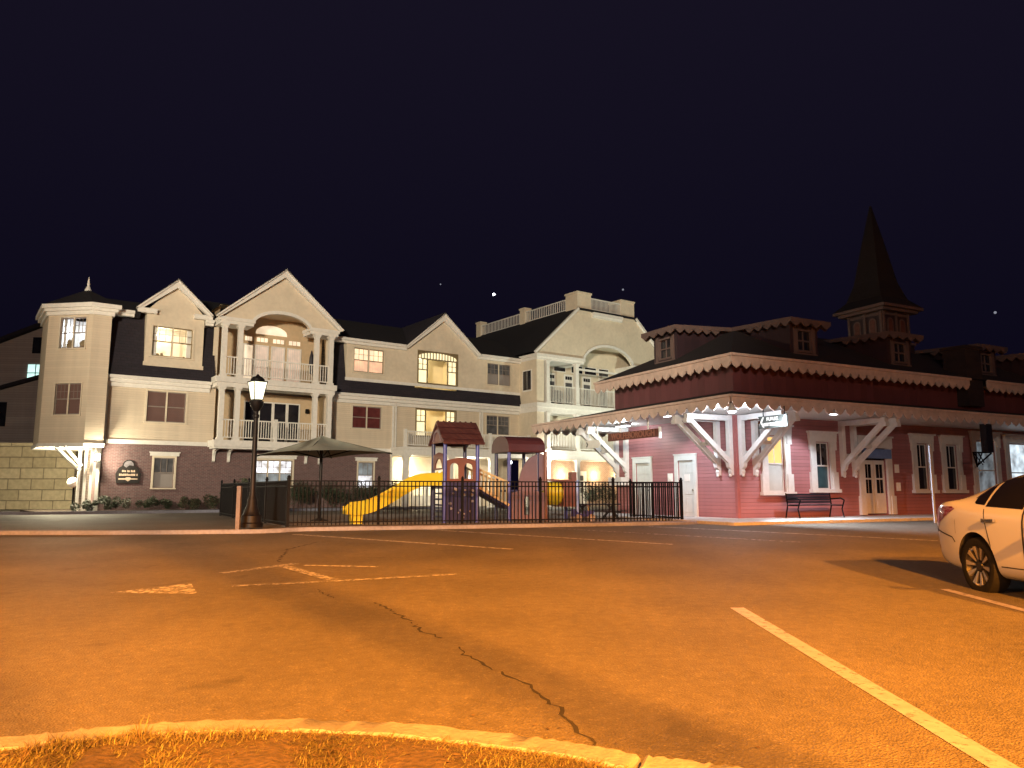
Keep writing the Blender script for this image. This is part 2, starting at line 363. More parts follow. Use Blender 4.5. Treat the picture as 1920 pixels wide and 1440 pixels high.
# ------------------------------------------------------------------ ground
def ground_sheet():
    xs = [-400, -200, -100, -60]+[-40+2*i for i in range(41)]+[60, 100, 200, 400]
    ys = [-150, -60, -30]+[-20+1.5*i for i in range(7)]+[-9, -6, -3]+[.5*i for i in range(0, 60)]+[32, 40, 50, 70, 100, 200, 500]
    ys = sorted(set(ys)); b = MB()
    vs = [(x, y, gz(y)) for y in ys for x in xs]; n = len(xs)
    b.add(vs, [(j*n+i, j*n+i+1, (j+1)*n+i+1, (j+1)*n+i) for j in range(len(ys)-1) for i in range(n-1)])
    return struct(b.build('parking_lot', 'asphalt'))
ground_sheet()
def strip(pts, w, z, m, name):
    """flat painted strip following the ground"""
    b = MB()
    for (p, q) in zip(pts, pts[1:]):
        p = Vector((*p, 0)); q = Vector((*q, 0)); d = (q-p); n = max(1, int(d.length/1.0)); s = Vector((-d.y, d.x, 0)).normalized()*w/2
        for i in range(n):
            a = p+d*i/n; c = p+d*(i+1)/n
            b.quad([(v.x, v.y, gz(v.y)+z) for v in (a-s, c-s, c+s, a+s)])
    return struct(b.build(name, m))
strip([(2.42, 8.53), (2.36, 1.0)], .15, .004, 'paint_line', 'parking_line')
strip([(5.42, 9.91), (5.36, 3)], .12, .004, 'paint_line', 'parking_line')
strip([(-5.37, 19.21), (0, 15.29)], .13, .004, 'paint_faint', 'parking_line')
strip([(-2.29, 20.95), (3.34, 16.36)], .13, .004, 'paint_faint', 'parking_line')
strip([(.96, 21.6), (6.21, 16.89)], .14, .004, 'paint_faded', 'parking_line')
strip([(3.9, 22.3), (9.4, 17.3)], .13, .004, 'paint_faint', 'parking_line')
strip([(-4.25, 11.53), (-3.51, 12.78)], .16, .004, 'paint_faded', 'painted_arrow')
strip([(-3.6, 10.15), (-2.57, 10.55), (-.77, 11.4)], .13, .008, 'paint_faded', 'painted_arrow')
strip([(-3.55, 12.3), (-2.45, 10.75)], .17, .012, 'paint_faded', 'painted_arrow')
strip([(-3.3, 12.5), (-2.1, 12.3)], .10, .008, 'paint_faint', 'painted_arrow')
b = MB(); b.quad([(x, y, gz(y)+.004) for x, y in ((-4.9, 9.6), (-3.79, 9.52), (-4.25, 10.45))])
struct(b.build('painted_arrow', 'paint_faded'))
def crack(pts, w, name='pavement_crack'):
    b = MB(); out = []
    for (p, q) in zip(pts, pts[1:]):
        p = Vector(p); q = Vector(q); n = max(2, int((q-p).length/.07)); s = Vector((-(q-p).y, (q-p).x)).normalized()
        for i in range(n): out.append(p+(q-p)*i/n+s*random.uniform(-.035, .035))
    out.append(Vector(pts[-1]))
    for i, (p, q) in enumerate(zip(out, out[1:])):
        if random.random() < .1: continue
        d = (q-p).normalized(); s = Vector((-d.y, d.x))*w*random.uniform(.35, 1.4); s2 = Vector((-d.y, d.x))*w*random.uniform(.35, 1.4)
        b.quad([(v.x, v.y, gz(v.y)+.003) for v in (p-s, q-s2, q+s2, p+s)])
    return struct(b.build(name, 'crack'))
crack([(-1.53, 8.88), (-1.28, 8.43), (-1.06, 7.90), (-.8, 7.24), (-.61, 6.96)], .014)
crack([(-.47, 6.68), (-.33, 6.20), (-.16, 5.92), (0, 5.67), (.14, 5.44), (.26, 5.0), (.35, 4.64), (.40, 4.37), (.43, 4.05)], .011)
crack([(-2.44, 9.91), (-2.07, 9.19)], .008)
crack([(-3.86, 12.94), (-4.37, 15.29), (-4.2, 17)], .022)

# kerbs: profile swept along a polyline
def smooth_line(p, n=5):
    out = []
    for i in range(len(p)-1):
        a = p[max(i-1, 0)]; b_ = p[i]; c = p[i+1]; d = p[min(i+2, len(p)-1)]
        for k in range(n):
            u = k/n
            out.append(tuple(.5*((2*b_[j])+(-a[j]+c[j])*u+(2*a[j]-5*b_[j]+4*c[j]-d[j])*u*u+(-a[j]+3*b_[j]-3*c[j]+d[j])*u**3) for j in (0, 1)))
    return out+[tuple(p[-1])]
def kerb(pts, w, h, name, m='concrete', jit=.004, n=6):
    pts = smooth_line(pts, n); b = MB(); vs = []; k = 0
    prof = [(0, -.1), (0, h-.03), (.025, h), (w-.03, h), (w, h-.03), (w+.02, -.1)]
    for i, p in enumerate(pts):
        q0 = Vector(pts[max(i-1, 0)]); q1 = Vector(pts[min(i+1, len(pts)-1)]); d = (q1-q0).normalized(); s = Vector((-d.y, d.x))
        for o, z in prof:
            e = Vector(p)+s*(o+random.uniform(-jit, jit)); vs.append((e.x, e.y, gz(p[1])+z+random.uniform(-jit, jit)))
    K = len(prof)
    fs = [(i*K+j, i*K+j+1, (i+1)*K+j+1, (i+1)*K+j) for i in range(len(pts)-1) for j in range(K-1)]
    fs += [tuple(range(K))[::-1], tuple(range((len(pts)-1)*K, len(pts)*K))]
    b.add(vs, fs)
    return struct(b.build(name, m, smooth=True))
near_kerb = [(-4.9, 2.5), (-3.6, 3.36), (-2.52, 3.80), (-2.2, 3.93), (-1.84, 4.05), (-1.31, 4.11), (-.73, 4.07), (-.16, 3.91), (.22, 3.76), (.49, 3.61)]
kerb(near_kerb, .23, .12, 'kerb', n=10, jit=.006)
kerb([(.555, 3.60), (.80, 3.51), (1.06, 3.40), (1.6, 3.1), (2.3, 2.5), (2.7, 1.6)], .23, .115, 'kerb', n=10, jit=.006)
far_kerb = [(-30, 18.4), (-20, 18.9), (-12.46, 19.04), (-9.86, 19.1), (-6.81, 19.45), (-5.93, 19.8), (-5.4, 20.3), (-3.68, 20.74), (-.88, 21.4), (2.12, 22.4), (5.07, 23.6), (5.7, 24.0)]
kerb(far_kerb, .17, .10, 'kerb', jit=.002)
# verge soil behind the near kerb with dry grass
b = MB(); inner = smooth_line(near_kerb+[(1.06, 3.40), (1.6, 3.1), (2.3, 2.5), (2.7, 1.6)], 6); vs = []; R_ = 14
for i, p in enumerate(inner):
    for j in range(R_+1):
        u = j/R_; y = p[1]*(1-u)+(-1.5)*u; x = p[0]*(1-.3*u)
        vs.append((x, y, gz(y)+.112+(.02*math.sin(x*9+y*5)+random.uniform(-.012, .012))*(0 if j == 0 else 1)))
b.add(vs, [(i*(R_+1)+j, i*(R_+1)+j+1, (i+1)*(R_+1)+j+1, (i+1)*(R_+1)+j) for i in range(len(inner)-1) for j in range(R_)])
struct(b.build('verge_soil', 'soil', smooth=True))
b = MB()
def blade(b, x, y, z, h, w, lean, ang, m=0):
    dx, dy = math.cos(ang), math.sin(ang); lx = lean*math.cos(ang+1.2); ly = lean*math.sin(ang+1.2)
    b.add([(x-dx*w, y-dy*w, z), (x+dx*w, y+dy*w, z), (x+dx*w*.6+lx*.4, y+dy*w*.6+ly*.4, z+h*.6), (x-dx*w*.6+lx*.4, y-dy*w*.6+ly*.4, z+h*.6), (x+lx, y+ly, z+h)], [(0, 1, 2, 3), (3, 2, 4)], m)
for k in range(42000):
    i = random.random()*(len(inner)-2); q = Vector(inner[int(i)]).lerp(Vector(inner[int(i)+1]), i % 1)
    u = random.random()**1.5*.5; x = q.x*(1-.1*u); y = q.y-.01-u*1.4
    if q.x > .5 and random.random() < .5: continue
    dens = .5+.5*math.sin(x*5.3+math.sin(y*7))*math.sin(x*2.1+y*9)
    if random.random() > .55+.45*dens: continue
    tall = 1.7 if (-2.3 < x < -1.2 and u < .1) else 1
    h = random.uniform(.006, .035)*tall
    blade(b, x, y, gz(y)+.10, h, random.uniform(.002, .004), random.uniform(.02, .11), random.uniform(0, 6.28), 0 if random.random() < .5 else 1)
struct(b.build('verge_grass', ['grass', 'leaf_dry'], fix=False), 'stuff')
b = MB(); rl = random.Random(11)
for k in range(90):
    i = rl.random()*(len(inner)-2); q = Vector(inner[int(i)]).lerp(Vector(inner[int(i)+1]), i % 1); d = rl.choice((rl.uniform(.24, .9), rl.uniform(-.5, 0), rl.uniform(-.35, 0)))
    x, y = q.x*(1+.12*d), q.y+d; z = gz(y)+(.012 if d > 0 else .125); a = rl.uniform(0, 6.28); s = rl.uniform(.008, .02); t_ = rl.uniform(-.008, .008)
    b.add([(x+s*math.cos(a), y+s*math.sin(a), z), (x-s*.6*math.sin(a), y+s*.6*math.cos(a), z+t_), (x-s*math.cos(a), y-s*math.sin(a), z+.004), (x+s*.6*math.sin(a), y-s*.6*math.cos(a), z-t_*.5)], [(0, 1, 2, 3)], rl.choice((0, 1)))
struct(b.build('leaf_litter', ['leaf_dry', 'soil'], fix=False), 'stuff')
def weed(x, y, h, n, label):
    b = MB()
    for i in range(n):
        blade(b, x+random.gauss(0, .02), y+random.gauss(0, .012), gz(y)+.10, h*random.uniform(.3, 1), random.uniform(.002, .0045), random.uniform(.01, .07), random.uniform(0, 6.28), random.choice((0, 0, 1)))
    tag(b.build('weed', ['grass', 'leaf_dry'], fix=False), label, 'weed', 'dry weeds at the near kerb')
weed(-1.86, 4.03, .13, 40, 'tall dry weed tuft leaning over the foreground kerb, the darkest one')
weed(-2.2, 3.92, .10, 26, 'thin pale weed rising past the foreground kerb left of the dark tuft')
weed(-2.5, 3.76, .09, 12, 'single short weed at the left end of the foreground kerb')

# dirt strip behind the far kerb + playground bed + sidewalk
b = MB(); fk = smooth_line([(x, y+.17) for x, y in far_kerb if x > -9], 4)
back = lambda p: (p[0]+(.9 if p[0] < -5.8 else 0), p[1]+(1.2 if p[0] < -5.8 else 1.2))
for p, q in zip(fk, fk[1:]):
    p2, q2 = back(p), back(q)
    b.quad([(p[0], p[1], gz(p[1])+.06), (q[0], q[1], gz(q[1])+.06), (q2[0], q2[1], GZ+.07), (p2[0], p2[1], GZ+.07)])
struct(b.build('kerb_soil', 'soil'))
b = MB(); b.prism([(-6.0, 21.3), (5.6, 25.3), (4.0, 31.5), (-2, 34.5), (-11.3, 31.5)], 'z', GZ-.05, GZ+.03)
struct(b.build('playground_bed', 'mulch'))

# ------------------------------------------------------------------ shared building pieces
def wall(b, a0, a1, z0, z1, holes, o=0, depth=.16, m=0):
    xs = sorted({a0, a1}|{h[0] for h in holes}|{h[1] for h in holes}); zs = sorted({z0, z1}|{h[2] for h in holes}|{h[3] for h in holes})
    xs = [x for x in xs if a0 <= x <= a1]; zs = [z for z in zs if z0 <= z <= z1]
    for x0, x1 in zip(xs, xs[1:]):
        for q0, q1 in zip(zs, zs[1:]):
            cx, cz = (x0+x1)/2, (q0+q1)/2
            if any(h[0] < cx < h[1] and h[2] < cz < h[3] for h in holes): continue
            b.quad([(x0, o, q0), (x1, o, q0), (x1, o, q1), (x0, o, q1)], m)
    for h in holes:
        i = o-depth
        b.quad([(h[0], o, h[2]), (h[1], o, h[2]), (h[1], i, h[2]), (h[0], i, h[2])], m); b.quad([(h[0], o, h[3]), (h[1], o, h[3]), (h[1], i, h[3]), (h[0], i, h[3])], m)
        b.quad([(h[0], o, h[2]), (h[0], o, h[3]), (h[0], i, h[3]), (h[0], i, h[2])], m); b.quad([(h[1], o, h[2]), (h[1], o, h[3]), (h[1], i, h[3]), (h[1], i, h[2])], m)
def window(par, xf, a0, a1, z0, z1, o=0, sash=1, pane='pane_dark', fr=None, up=(3, 2), casing=.09, split=.5, lower=None, inset=.07, name='window', lowpane=None):
    """double-hung sashes in a wall opening; the glass is a child of the frame"""
    if fr is None: fr = 'backlit_dark' if pane and pane.startswith(('curtain', 'room')) else 'sash_mid'  # lit windows get the darkened frame colour, as if backlit
    b = MB(xf); c = casing; S_ = 0
    if c:
        b.box(a0-c, a0, o-.02, o+.035, z0-.02, z1+c); b.box(a1, a1+c, o-.02, o+.035, z0-.02, z1+c)
        b.box(a0, a1, o-.02, o+.035, z1, z1+c); b.box(a0-c-.03, a1+c+.03, o-.02, o+.07, z0-.08, z0-.02)
        S_ = 1
    g = MB(xf); w = (a1-a0)/sash; s = .045; i0, i1 = o-inset-.03, o-inset+.02
    zm = z0+(z1-z0)*split
    for k in range(sash):
        x0, x1 = a0+k*w, a0+(k+1)*w
        b.box(x0, x0+s, i0, i1, z0, z1, S_); b.box(x1-s, x1, i0, i1, z0, z1, S_)
        b.box(x0+s, x1-s, i0, i1, z0, z0+s, S_); b.box(x0+s, x1-s, i0, i1, z1-s, z1, S_)
        b.box(x0+s, x1-s, i0, i1+.012, zm-.025, zm+.025, S_)
        def grid(zz0, zz1, nx, nz):
            for q in range(1, nx): x = x0+s+(w-2*s)*q/nx; b.box(x-.009, x+.009, i0+.01, i1-.008, zz0, zz1, S_)
            for q in range(1, nz): z = zz0+(zz1-zz0)*q/nz; b.box(x0+s, x1-s, i0+.012, i1-.01, z-.009, z+.009, S_)
        if up: grid(zm+.025, z1-s, *up)
        if lower: grid(z0+s, zm-.025, *lower)
        g.box(x0+s, x1-s, i0+.012, i0+.020, zm, z1-s, 0); g.box(x0+s, x1-s, i0+.012, i0+.020, z0+s, zm, 1)
        if k and sash > 1: b.box(x0-.035, x0+.035, i0, i1+.03, z0, z1, 0)
    f = b.build(name, ['cream_smooth', fr] if S_ else fr, par)
    if pane: g.build('pane', [pane, lowpane or pane], f)
    return f
def railing(b, a0, a1, o, z0, z1, step=.13, m=0, t=.018):
    b.box(a0, a1, o-.035, o+.035, z1-.06, z1, m); b.box(a0, a1, o-.025, o+.025, z0, z0+.05, m)
    n = max(2, int((a1-a0)/step))
    for i in range(n+1):
        x = a0+(a1-a0)*i/n
        b.box(x-t, x+t, o-t, o+t, z0+.05, z1-.06, m)
def column(b, a, o, z0, z1, r=.12, m=0):
    b.box(a-r*1.35, a+r*1.35, o-r*1.35, o+r*1.35, z0, z0+.12, m); b.box(a-r, a+r, o-r, o+r, z0+.12, z1-.16, m)
    b.box(a-r*1.2, a+r*1.2, o-r*1.2, o+r*1.2, z1-.16, z1-.09, m); b.box(a-r*1.5, a+r*1.5, o-r*1.5, o+r*1.5, z1-.09, z1, m)
def scallop(b, a0, a1, o, ztop, zb, drop, pitch, th=.04, m=0):
    """fascia board with a row of pointed, drilled teeth hanging from its lower edge"""
    n = max(1, round(abs(a1-a0)/pitch)); p = (a1-a0)/n
    b.box(min(a0, a1), max(a0, a1), o-th, o, zb, ztop, m)
    for i in range(n):
        x = a0+i*p
        prof = [(x+.07*p, zb), (x+.12*p, zb-drop*.3), (x+.2*p, zb-drop*.56), (x+.31*p, zb-drop*.74), (x+.42*p, zb-drop*.8), (x+.5*p, zb-drop), (x+.58*p, zb-drop*.8), (x+.69*p, zb-drop*.74), (x+.8*p, zb-drop*.56), (x+.88*p, zb-drop*.3), (x+.93*p, zb)]
        b.prism([(q[0], q[1]) for q in prof], 'y', o-th, o, m)
# ------------------------------------------------------------------ apartment building
fM = lambda a, o, z: (a, -o, z)
A = thing('apartment_building', 'long three storey beige apartment building with brick base, dark mansard roof and white gabled balconies', 'building', (-19.30, 37.0, 0), math.radians(36))
def room(x0, x1, z0, z1, o0, o1, m, name='room'):
    b = MB(fM)
    b.quad([(x0, o1, z0), (x1, o1, z0), (x1, o1, z1), (x0, o1, z1)]); b.quad([(x0, o0, z0), (x0, o1, z0), (x0, o1, z1), (x0, o0, z1)])
    b.quad([(x1, o0, z0), (x1, o1, z0), (x1, o1, z1), (x1, o0, z1)]); b.quad([(x0, o0, z0), (x1, o0, z0), (x1, o1, z0), (x0, o1, z0)]); b.quad([(x0, o0, z1), (x1, o0, z1), (x1, o1, z1), (x0, o1, z1)])
    return b.build(name, m, A, fix=False)
# brick storey
H1 = [(1.99, 2.94, 1.55, 3.02), (7.0, 9.0, 1.62, 3.02), (12.9, 13.85, 1.55, 3.02)]
b = MB(fM); wall(b, -.5, 14.9, .1, 3.72, H1); b.quad([(-.5, 0, .1), (-.5, -10, .1), (-.5, -10, 3.72), (-.5, 0, 3.72)]); b.quad([(14.9, 0, .1), (14.9, -1.8, .1), (14.9, -1.8, 3.72), (14.9, 0, 3.72)])
b.build('brick_wall', 'brick', A)
def head(a0, a1, z):
    b = MB(fM); b.box(a0-.2, a1+.2, 0, .07, z+.09, z+.24); b.box(a0-.24, a1+.24, 0, .1, z+.24, z+.29); return b.build('window_head', 'white_trim', A)
window(A, fM, *H1[0][:2], *H1[0][2:], pane='pane_grey', lowpane='blind', up=(3, 1)); head(1.99, 2.94, 3.02)
window(A, fM, *H1[1][:2], *H1[1][2:], sash=3, pane='room_white', lowpane='dim_white', up=(2, 2)); head(7.0, 9.0, 3.02)
window(A, fM, *H1[2][:2], *H1[2][2:], pane='dim_white', lowpane='room_white', up=(3, 1)); head(12.9, 13.85, 3.02)
# second floor siding
H2 = [(1.5, 3.32, 4.8, 6.32), (4.75, 10.7, 3.95, 6.7), (12.45, 14.28, 5.0, 6.28), (16.62, 19.4, 4.75, 6.34), (21.8, 23.63, 5.03, 6.26)]
b = MB(fM); wall(b, -.35, 25.6, 3.72, 6.75, H2); wall(b, 14.9, 25.6, 3.4, 3.72, [])
b.build('siding_wall', 'beige_siding', A)
window(A, fM, *H2[0][:2], *H2[0][2:], sash=2, pane='blind_brown', up=None)
window(A, fM, *H2[2][:2], *H2[2][2:], sash=2, pane='pane_red', up=None)
window(A, fM, *H2[4][:2], *H2[4][2:], sash=2, pane='pane_grey', up=(3, 2))
for q0, q1 in ((-.42, 4.45), (10.95, 15.0)):
    b = MB(fM); b.box(q0, q1, .003, .06, 3.66, 3.86); b.build('belt_trim', 'white_trim', A)
for x0, x1 in ((-.35, 4.42), (10.93, 25.2)):
    b = MB(fM); b.box(x0, x1, .003, .12, 6.42, 6.62); b.box(x0, x1, .003, .26, 6.62, 6.8); b.box(x0-.03, x1+.03, .003, .38, 6.8, 6.96); b.build('cornice', 'white_trim', A)
for x in (-.28, 11.05, 15.05, 21.45): b = MB(fM); b.box(x-.06, x+.06, .01, .06, 3.86, 6.42); b.build('corner_board', 'white_trim', A)
for x, z0, z1 in ((-.42, .45, 3.66), (14.98, .45, 3.66), (15.2, 3.9, 6.6), (21.25, 4.0, 6.6), (11.95, 7.2, 9.9)):
    b = MB(fM); b.box(x-.045, x+.045, .04, .12, z0, z1); b.build('downspout', 'white_trim', A)
# mansard and main roof
for segs, lows in ((((-.3, 1.35), (3.6, 4.6)), ((1.35, 3.6),)), (((10.7, 16.4), (19.7, 25.2)), ((16.4, 19.7),))):
    b = MB(fM)
    for x0, x1 in segs: b.prism([(.30, 6.96), (.24, 7.3), (-.3, 10.02), (-.6, 10.02), (-.6, 6.96)], 'x', x0, x1)
    for x0, x1 in lows: b.prism([(.30, 6.96), (.24, 7.3), (.17, 7.62), (-.6, 7.62), (-.6, 6.96)], 'x', x0, x1)
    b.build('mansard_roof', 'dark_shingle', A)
b = MB(fM)
for x0, x1, of, zf in ((-1.6, .9, .45, 10.2), (.9, 4.2, -.3, 10.5), (4.2, 4.6, .3, 10.26), (4.6, 10.85, -1.3, 10.9), (10.85, 15.75, .45, 10.2), (15.75, 21.0, -.3, 10.5), (21.0, 26, .45, 10.2)):
    b.prism([(of, zf), (-5.2, 12.5) if x0 > 4 else (-2.2, 11.2), (-11, 10.2), (-11, 9.9), (min(of, .1)-.1, 9.9)], 'x', x0, x1)
b.build('main_roof', 'unlit_shingle', A)
for q0, q1 in ((-.75, .62), (4.0, 4.4), (10.9, 11.75), (24.4, 25.3)): b = MB(fM); b.box(q0, q1, -.35, .42, 10.03, 10.2); b.box(q0, q1, -.35, .3, 9.9, 10.03); b.build('eave', 'white_trim', A)
b = MB(); b.box(-.5, 25, 1.85, 11, .1, 9.9); b.build('back_wall', 'cream_smooth', A)
# gabled dormer over the left windows
b = MB(fM); wall(b, 1.2, 3.95, 7.6, 10.35, [(1.52, 3.42, 8.08, 9.6)], o=.2, depth=.15)
b.prism([(1.2, 10.35), (3.95, 10.35), (2.55, 11.85)], 'y', .1, .2)
for x in (1.2, 3.95): b.quad([(x, .2, 7.6), (x, -1.5, 7.6), (x, -1.5, 10.35), (x, .2, 10.35)])
b.build('dormer_wall', 'cream_smooth', A)
def gable_trim(x0, xa, x1, ze, za, o, ret=.9, w=.26):
    b = MB(fM)
    b.prism([(x0, ze), (xa, za), (x1, ze), (x1-.12, ze-w*.25), (xa, za-w*1.35), (x0+.12, ze-w*.25)], 'y', o-.02, o+.22)
    b.prism([(x0-.06, ze+.02), (xa, za+.09), (x1+.06, ze+.02), (x1-.02, ze-.03), (xa, za), (x0+.02, ze-.03)], 'y', o-.03, o+.30)
    if ret:
        for q0, q1 in ((x0, x0+ret), (x1-ret, x1)): b.box(q0, q1, o-.02, o+.25, ze-.2, ze-.02); b.box(q0-.03, q1+.03, o-.02, o+.3, ze-.02, ze+.03)
    return b.build('gable_trim', 'white_trim', A)
def gable_roof(x0, xa, x1, ze, za, o0, o1):
    b = MB(fM); b.prism([(x0-.08, ze+.04), (xa, za+.13), (x1+.08, ze+.04), (xa, za+.02)], 'y', o1, o0); return b.build('gable_roof', 'dark_shingle', A)
gable_trim(.72, 2.53, 4.3, 10.36, 12.0, .22); gable_roof(.72, 2.53, 4.3, 10.36, 12.0, .52, -5)
def lit_room(xf, a0, a1, z0, z1, o, depth, wallm, pots):
    b = MB(xf); i = o-.13; k = o-depth; y0, y1 = z0-.25, z1+.12; c0, c1 = a0-.1, a1+.1
    b.quad([(c0, k, y0), (c1, k, y0), (c1, k, y1), (c0, k, y1)]); b.quad([(c0, i, y0), (c0, k, y0), (c0, k, y1), (c0, i, y1)]); b.quad([(c1, i, y0), (c1, k, y0), (c1, k, y1), (c1, i, y1)])
    b.quad([(c0, i, y0), (c1, i, y0), (c1, k, y0), (c0, k, y0)]); b.quad([(c0, i, y1), (c1, i, y1), (c1, k, y1), (c0, k, y1)]); r = b.build('room', wallm, A, fix=False)
    for s0, s1 in ((a0+.02, a0+(a1-a0)*.13), (a1-(a1-a0)*.13, a1-.02)):      # drawn-back curtains
        b = MB(xf); n = 12; vs = []
        for j in range(n+1):
            x = s0+(s1-s0)*j/n; w = .03*math.sin(j*2.1); vs += [(x, i-.09+w, z0), (x, i-.09+w, z1)]
        b.add(vs, [(2*j, 2*j+2, 2*j+3, 2*j+1) for j in range(n)]); b.build('curtain', 'sign_white', A, smooth=True, fix=False)
    for x, h, w in pots:
        b = MB(xf); b.box(x-w, x+w, i-.25, i-.1, z0-.02, z0+h*.55); b.ball((x, i-.18, z0+h*.7), w*1.2, 6); b.build('window_ornament', 'backlit_dark', A)
window(A, fM, 1.52, 3.42, 8.08, 9.6, o=.2, sash=2, pane=None, fr='backlit_dark')
lit_room(fM, 1.52, 3.42, 8.08, 9.6, .2, 1.5, 'room_cream', ((1.85, .16, .07), (2.05, .22, .06), (3.1, .1, .05)))
b = MB(fM); b.ball((1.78, -.5, 9.3), .12, 8); b.build('ceiling_lamp', 'lamp_warm', A)
b = MB(fM); b.box(1.15, 4.0, .203, .25, 7.55, 7.75); b.build('dormer_sill', 'cream_smooth', A)
# corner bay on the left
P3 = Vector((-1.2, -.6)); P4 = Vector((-2.88, 1.08))
fB = lambda a, o, z: (P4.x+(P3-P4).normalized().x*a-.7071*o, P4.y+(P3-P4).normalized().y*a-.7071*o, z)
LB = (P3-P4).length
b = MB(fB); wall(b, 0, LB, 3.52, 10.0, [(.68, 2.04, 8.12, 9.6), (.68, 2.04, 4.95, 6.42)])
b.build('bay_wall', 'beige_siding', A)
b = MB(); b.quad([(-1.2, -.6, 3.52), (-.4, -.6, 3.52), (-.4, -.6, 10), (-1.2, -.6, 10)]); b.quad([(-.4, -.6, 3.52), (-.4, .3, 3.52), (-.4, .3, 10), (-.4, -.6, 10)])
b.quad([(-2.88, 1.08, 3.52), (-2.88, 4, 3.52), (-2.88, 4, 10), (-2.88, 1.08, 10)]); b.quad([(-2.88, 4, 3.52), (-.4, 4, 3.52), (-.4, 4, 10), (-2.88, 4, 10)])
b.build('bay_wall', 'beige_siding', A)
def ring(off, z0, z1): 
    q = off*.414
    return [(-.4+off, -.6-off), (-1.2-q, -.6-off), (-2.88-off, 1.08-q), (-2.88-off, 4.2), (-.4+off, 4.2)], z0, z1
b = MB(); 
for off, z0, z1 in ((.10, 9.72, 9.9), (.22, 9.9, 10.04), (.34, 10.04, 10.24)): p, _, _ = ring(off, 0, 0); b.prism(p, 'z', z0, z1)
b.build('bay_cornice', 'white_trim', A)
b = MB(); p, _, _ = ring(.05, 0, 0); b.prism(p, 'z', 3.42, 3.6); b.build('bay_base', 'white_trim', A)
b = MB(); p, _, _ = ring(.30, 0, 0); c = (-1.3, 1.2, 11.3); vs = [(x, y, 10.24) for x, y in p]+[c]
b.add(vs, [(i, (i+1) % 5, 5) for i in range(5)]); b.build('bay_roof', 'unlit_shingle', A)
b = MB(); b.lathe([(.16, 11.2), (.14, 11.3), (.05, 11.5), (.07, 11.56), (.012, 11.95)], 10, (-1.3, 1.2)); b.build('finial', 'white_trim', A)
window(A, fB, .68, 2.04, 8.12, 9.6, sash=2, pane=None, fr='sash_mid', casing=.05)
lit_room(fB, .68, 2.04, 8.12, 9.6, 0, 1.4, 'sign_white', ((1.0, .5, .13), (1.75, .35, .17)))
for x, z in ((.86, 8.85), (.80, 8.52)):
    b = MB(fB); b.ball((x, -.45, z), .12, 8); b.build('table_lamp', 'lamp_cool', A)
window(A, fB, .68, 2.04, 4.95, 6.42, sash=2, pane='blind_brown', casing=.05, up=(3, 2))
for u, o in ((-.52, .38), (-.76, .2), (-.98, .0), (-1.2, -.2)):
    b = MB(fM); b.box(u-.065, u+.065, o-.065, o+.065, .3, 3.42); b.box(u-.1, u+.1, o-.1, o+.1, .3, .6); b.box(u-.1, u+.1, o-.1, o+.1, 3.3, 3.42); b.build('support_post', 'white_trim', A)
b = MB(fM); b.bar((-2.2, -.7, 3.46), (-1.2, -.15, 2.35), .12, .16, (.57, .82, 0)); b.bar((-1.9, .05, 3.44), (-1.15, .12, 2.55), .1, .13, (0, 1, 0)); b.build('bay_brace', 'white_trim', A)
b = MB(fM); b.box(-.72, -.48, .5, .72, 3.1, 3.16); b.box(-.69, -.51, .52, .70, 2.8, 3.1, 1); b.box(-.72, -.48, .5, .72, 2.74, 2.8); b.box(-.615, -.585, .4, .5, 3.1, 3.14); b.build('entry_lantern', ['black_iron', 'lamp_warm'], A)

# gabled balcony bay
b = MB(fM)
b.box(4.42, 10.93, -1, 1.22, 6.9, 7.2); b.box(4.5, 10.85, .1, 1.14, 6.68, 6.9); b.build('balcony_deck', 'white_trim', A); b = MB(fM); b.box(4.48, 10.88, -1, 1.2, 3.62, 3.95); b.box(4.55, 10.8, .1, 1.1, 3.52, 3.62)
b.build('balcony_deck', 'white_trim', A)
b = MB(fM)
for z0, z1 in ((3.95, 6.68), (7.2, 10.95)):
    b.quad([(4.75, -1, z0), (10.7, -1, z0), (10.7, -1, z1), (4.75, -1, z1)]); b.quad([(4.75, .02, z0), (4.75, -1, z0), (4.75, -1, z1), (4.75, .02, z1)]); b.quad([(10.7, .02, z0), (10.7, -1, z0), (10.7, -1, z1), (10.7, .02, z1)])
b.quad([(4.5, 1, 10.95), (10.9, 1, 10.95), (10.9, -1, 10.95), (4.5, -1, 10.95)])
b.build('balcony_wall', 'tan_wall', A, fix=False)
for q0, q1 in ((4.5, 4.75), (10.7, 10.95)): b = MB(fM); b.quad([(q0, .02, 7.2), (q1, .02, 7.2), (q1, .02, 10.3), (q0, .02, 10.3)]); b.build('corner_board', 'cream_smooth', A)
for z0, z1 in ((7.2, 9.95), (3.95, 6.68)):
    for a in (4.78, 5.58, 9.75, 10.58):
        b = MB(fM); column(b, a, 1.02, z0, z1, .12); b.build('column', 'white_trim', A)
    b = MB(fM); zz = z0+.13
    for a0, a1 in ((4.9, 5.46), (5.7, 9.63), (9.87, 10.46)): railing(b, a0, a1, 1.02, zz, zz+.95)
    if z0 < 5: b.box(7.55, 7.72, .94, 1.1, z0, zz+1.05)
    b.build('balcony_railing', 'white_trim', A)
for a in (4.8, 5.55, 9.72, 10.5):
    b = MB(fM); b.prism([(.003, 2.85), (.12, 2.9), (.14, 3.2), (.3, 3.4), (.85, 3.5), (.85, 3.6), (.003, 3.6)], 'x', a-.06, a+.06); b.build('bracket', 'white_trim', A)
for q0, q1 in ((4.5, 6.2), (9.32, 10.92)): b = MB(fM); b.box(q0, q1, .05, 1.2, 9.95, 10.12); b.box(q0-.06, q1+.06, .05, 1.26, 10.12, 10.3); b.build('entablature', 'white_trim', A)
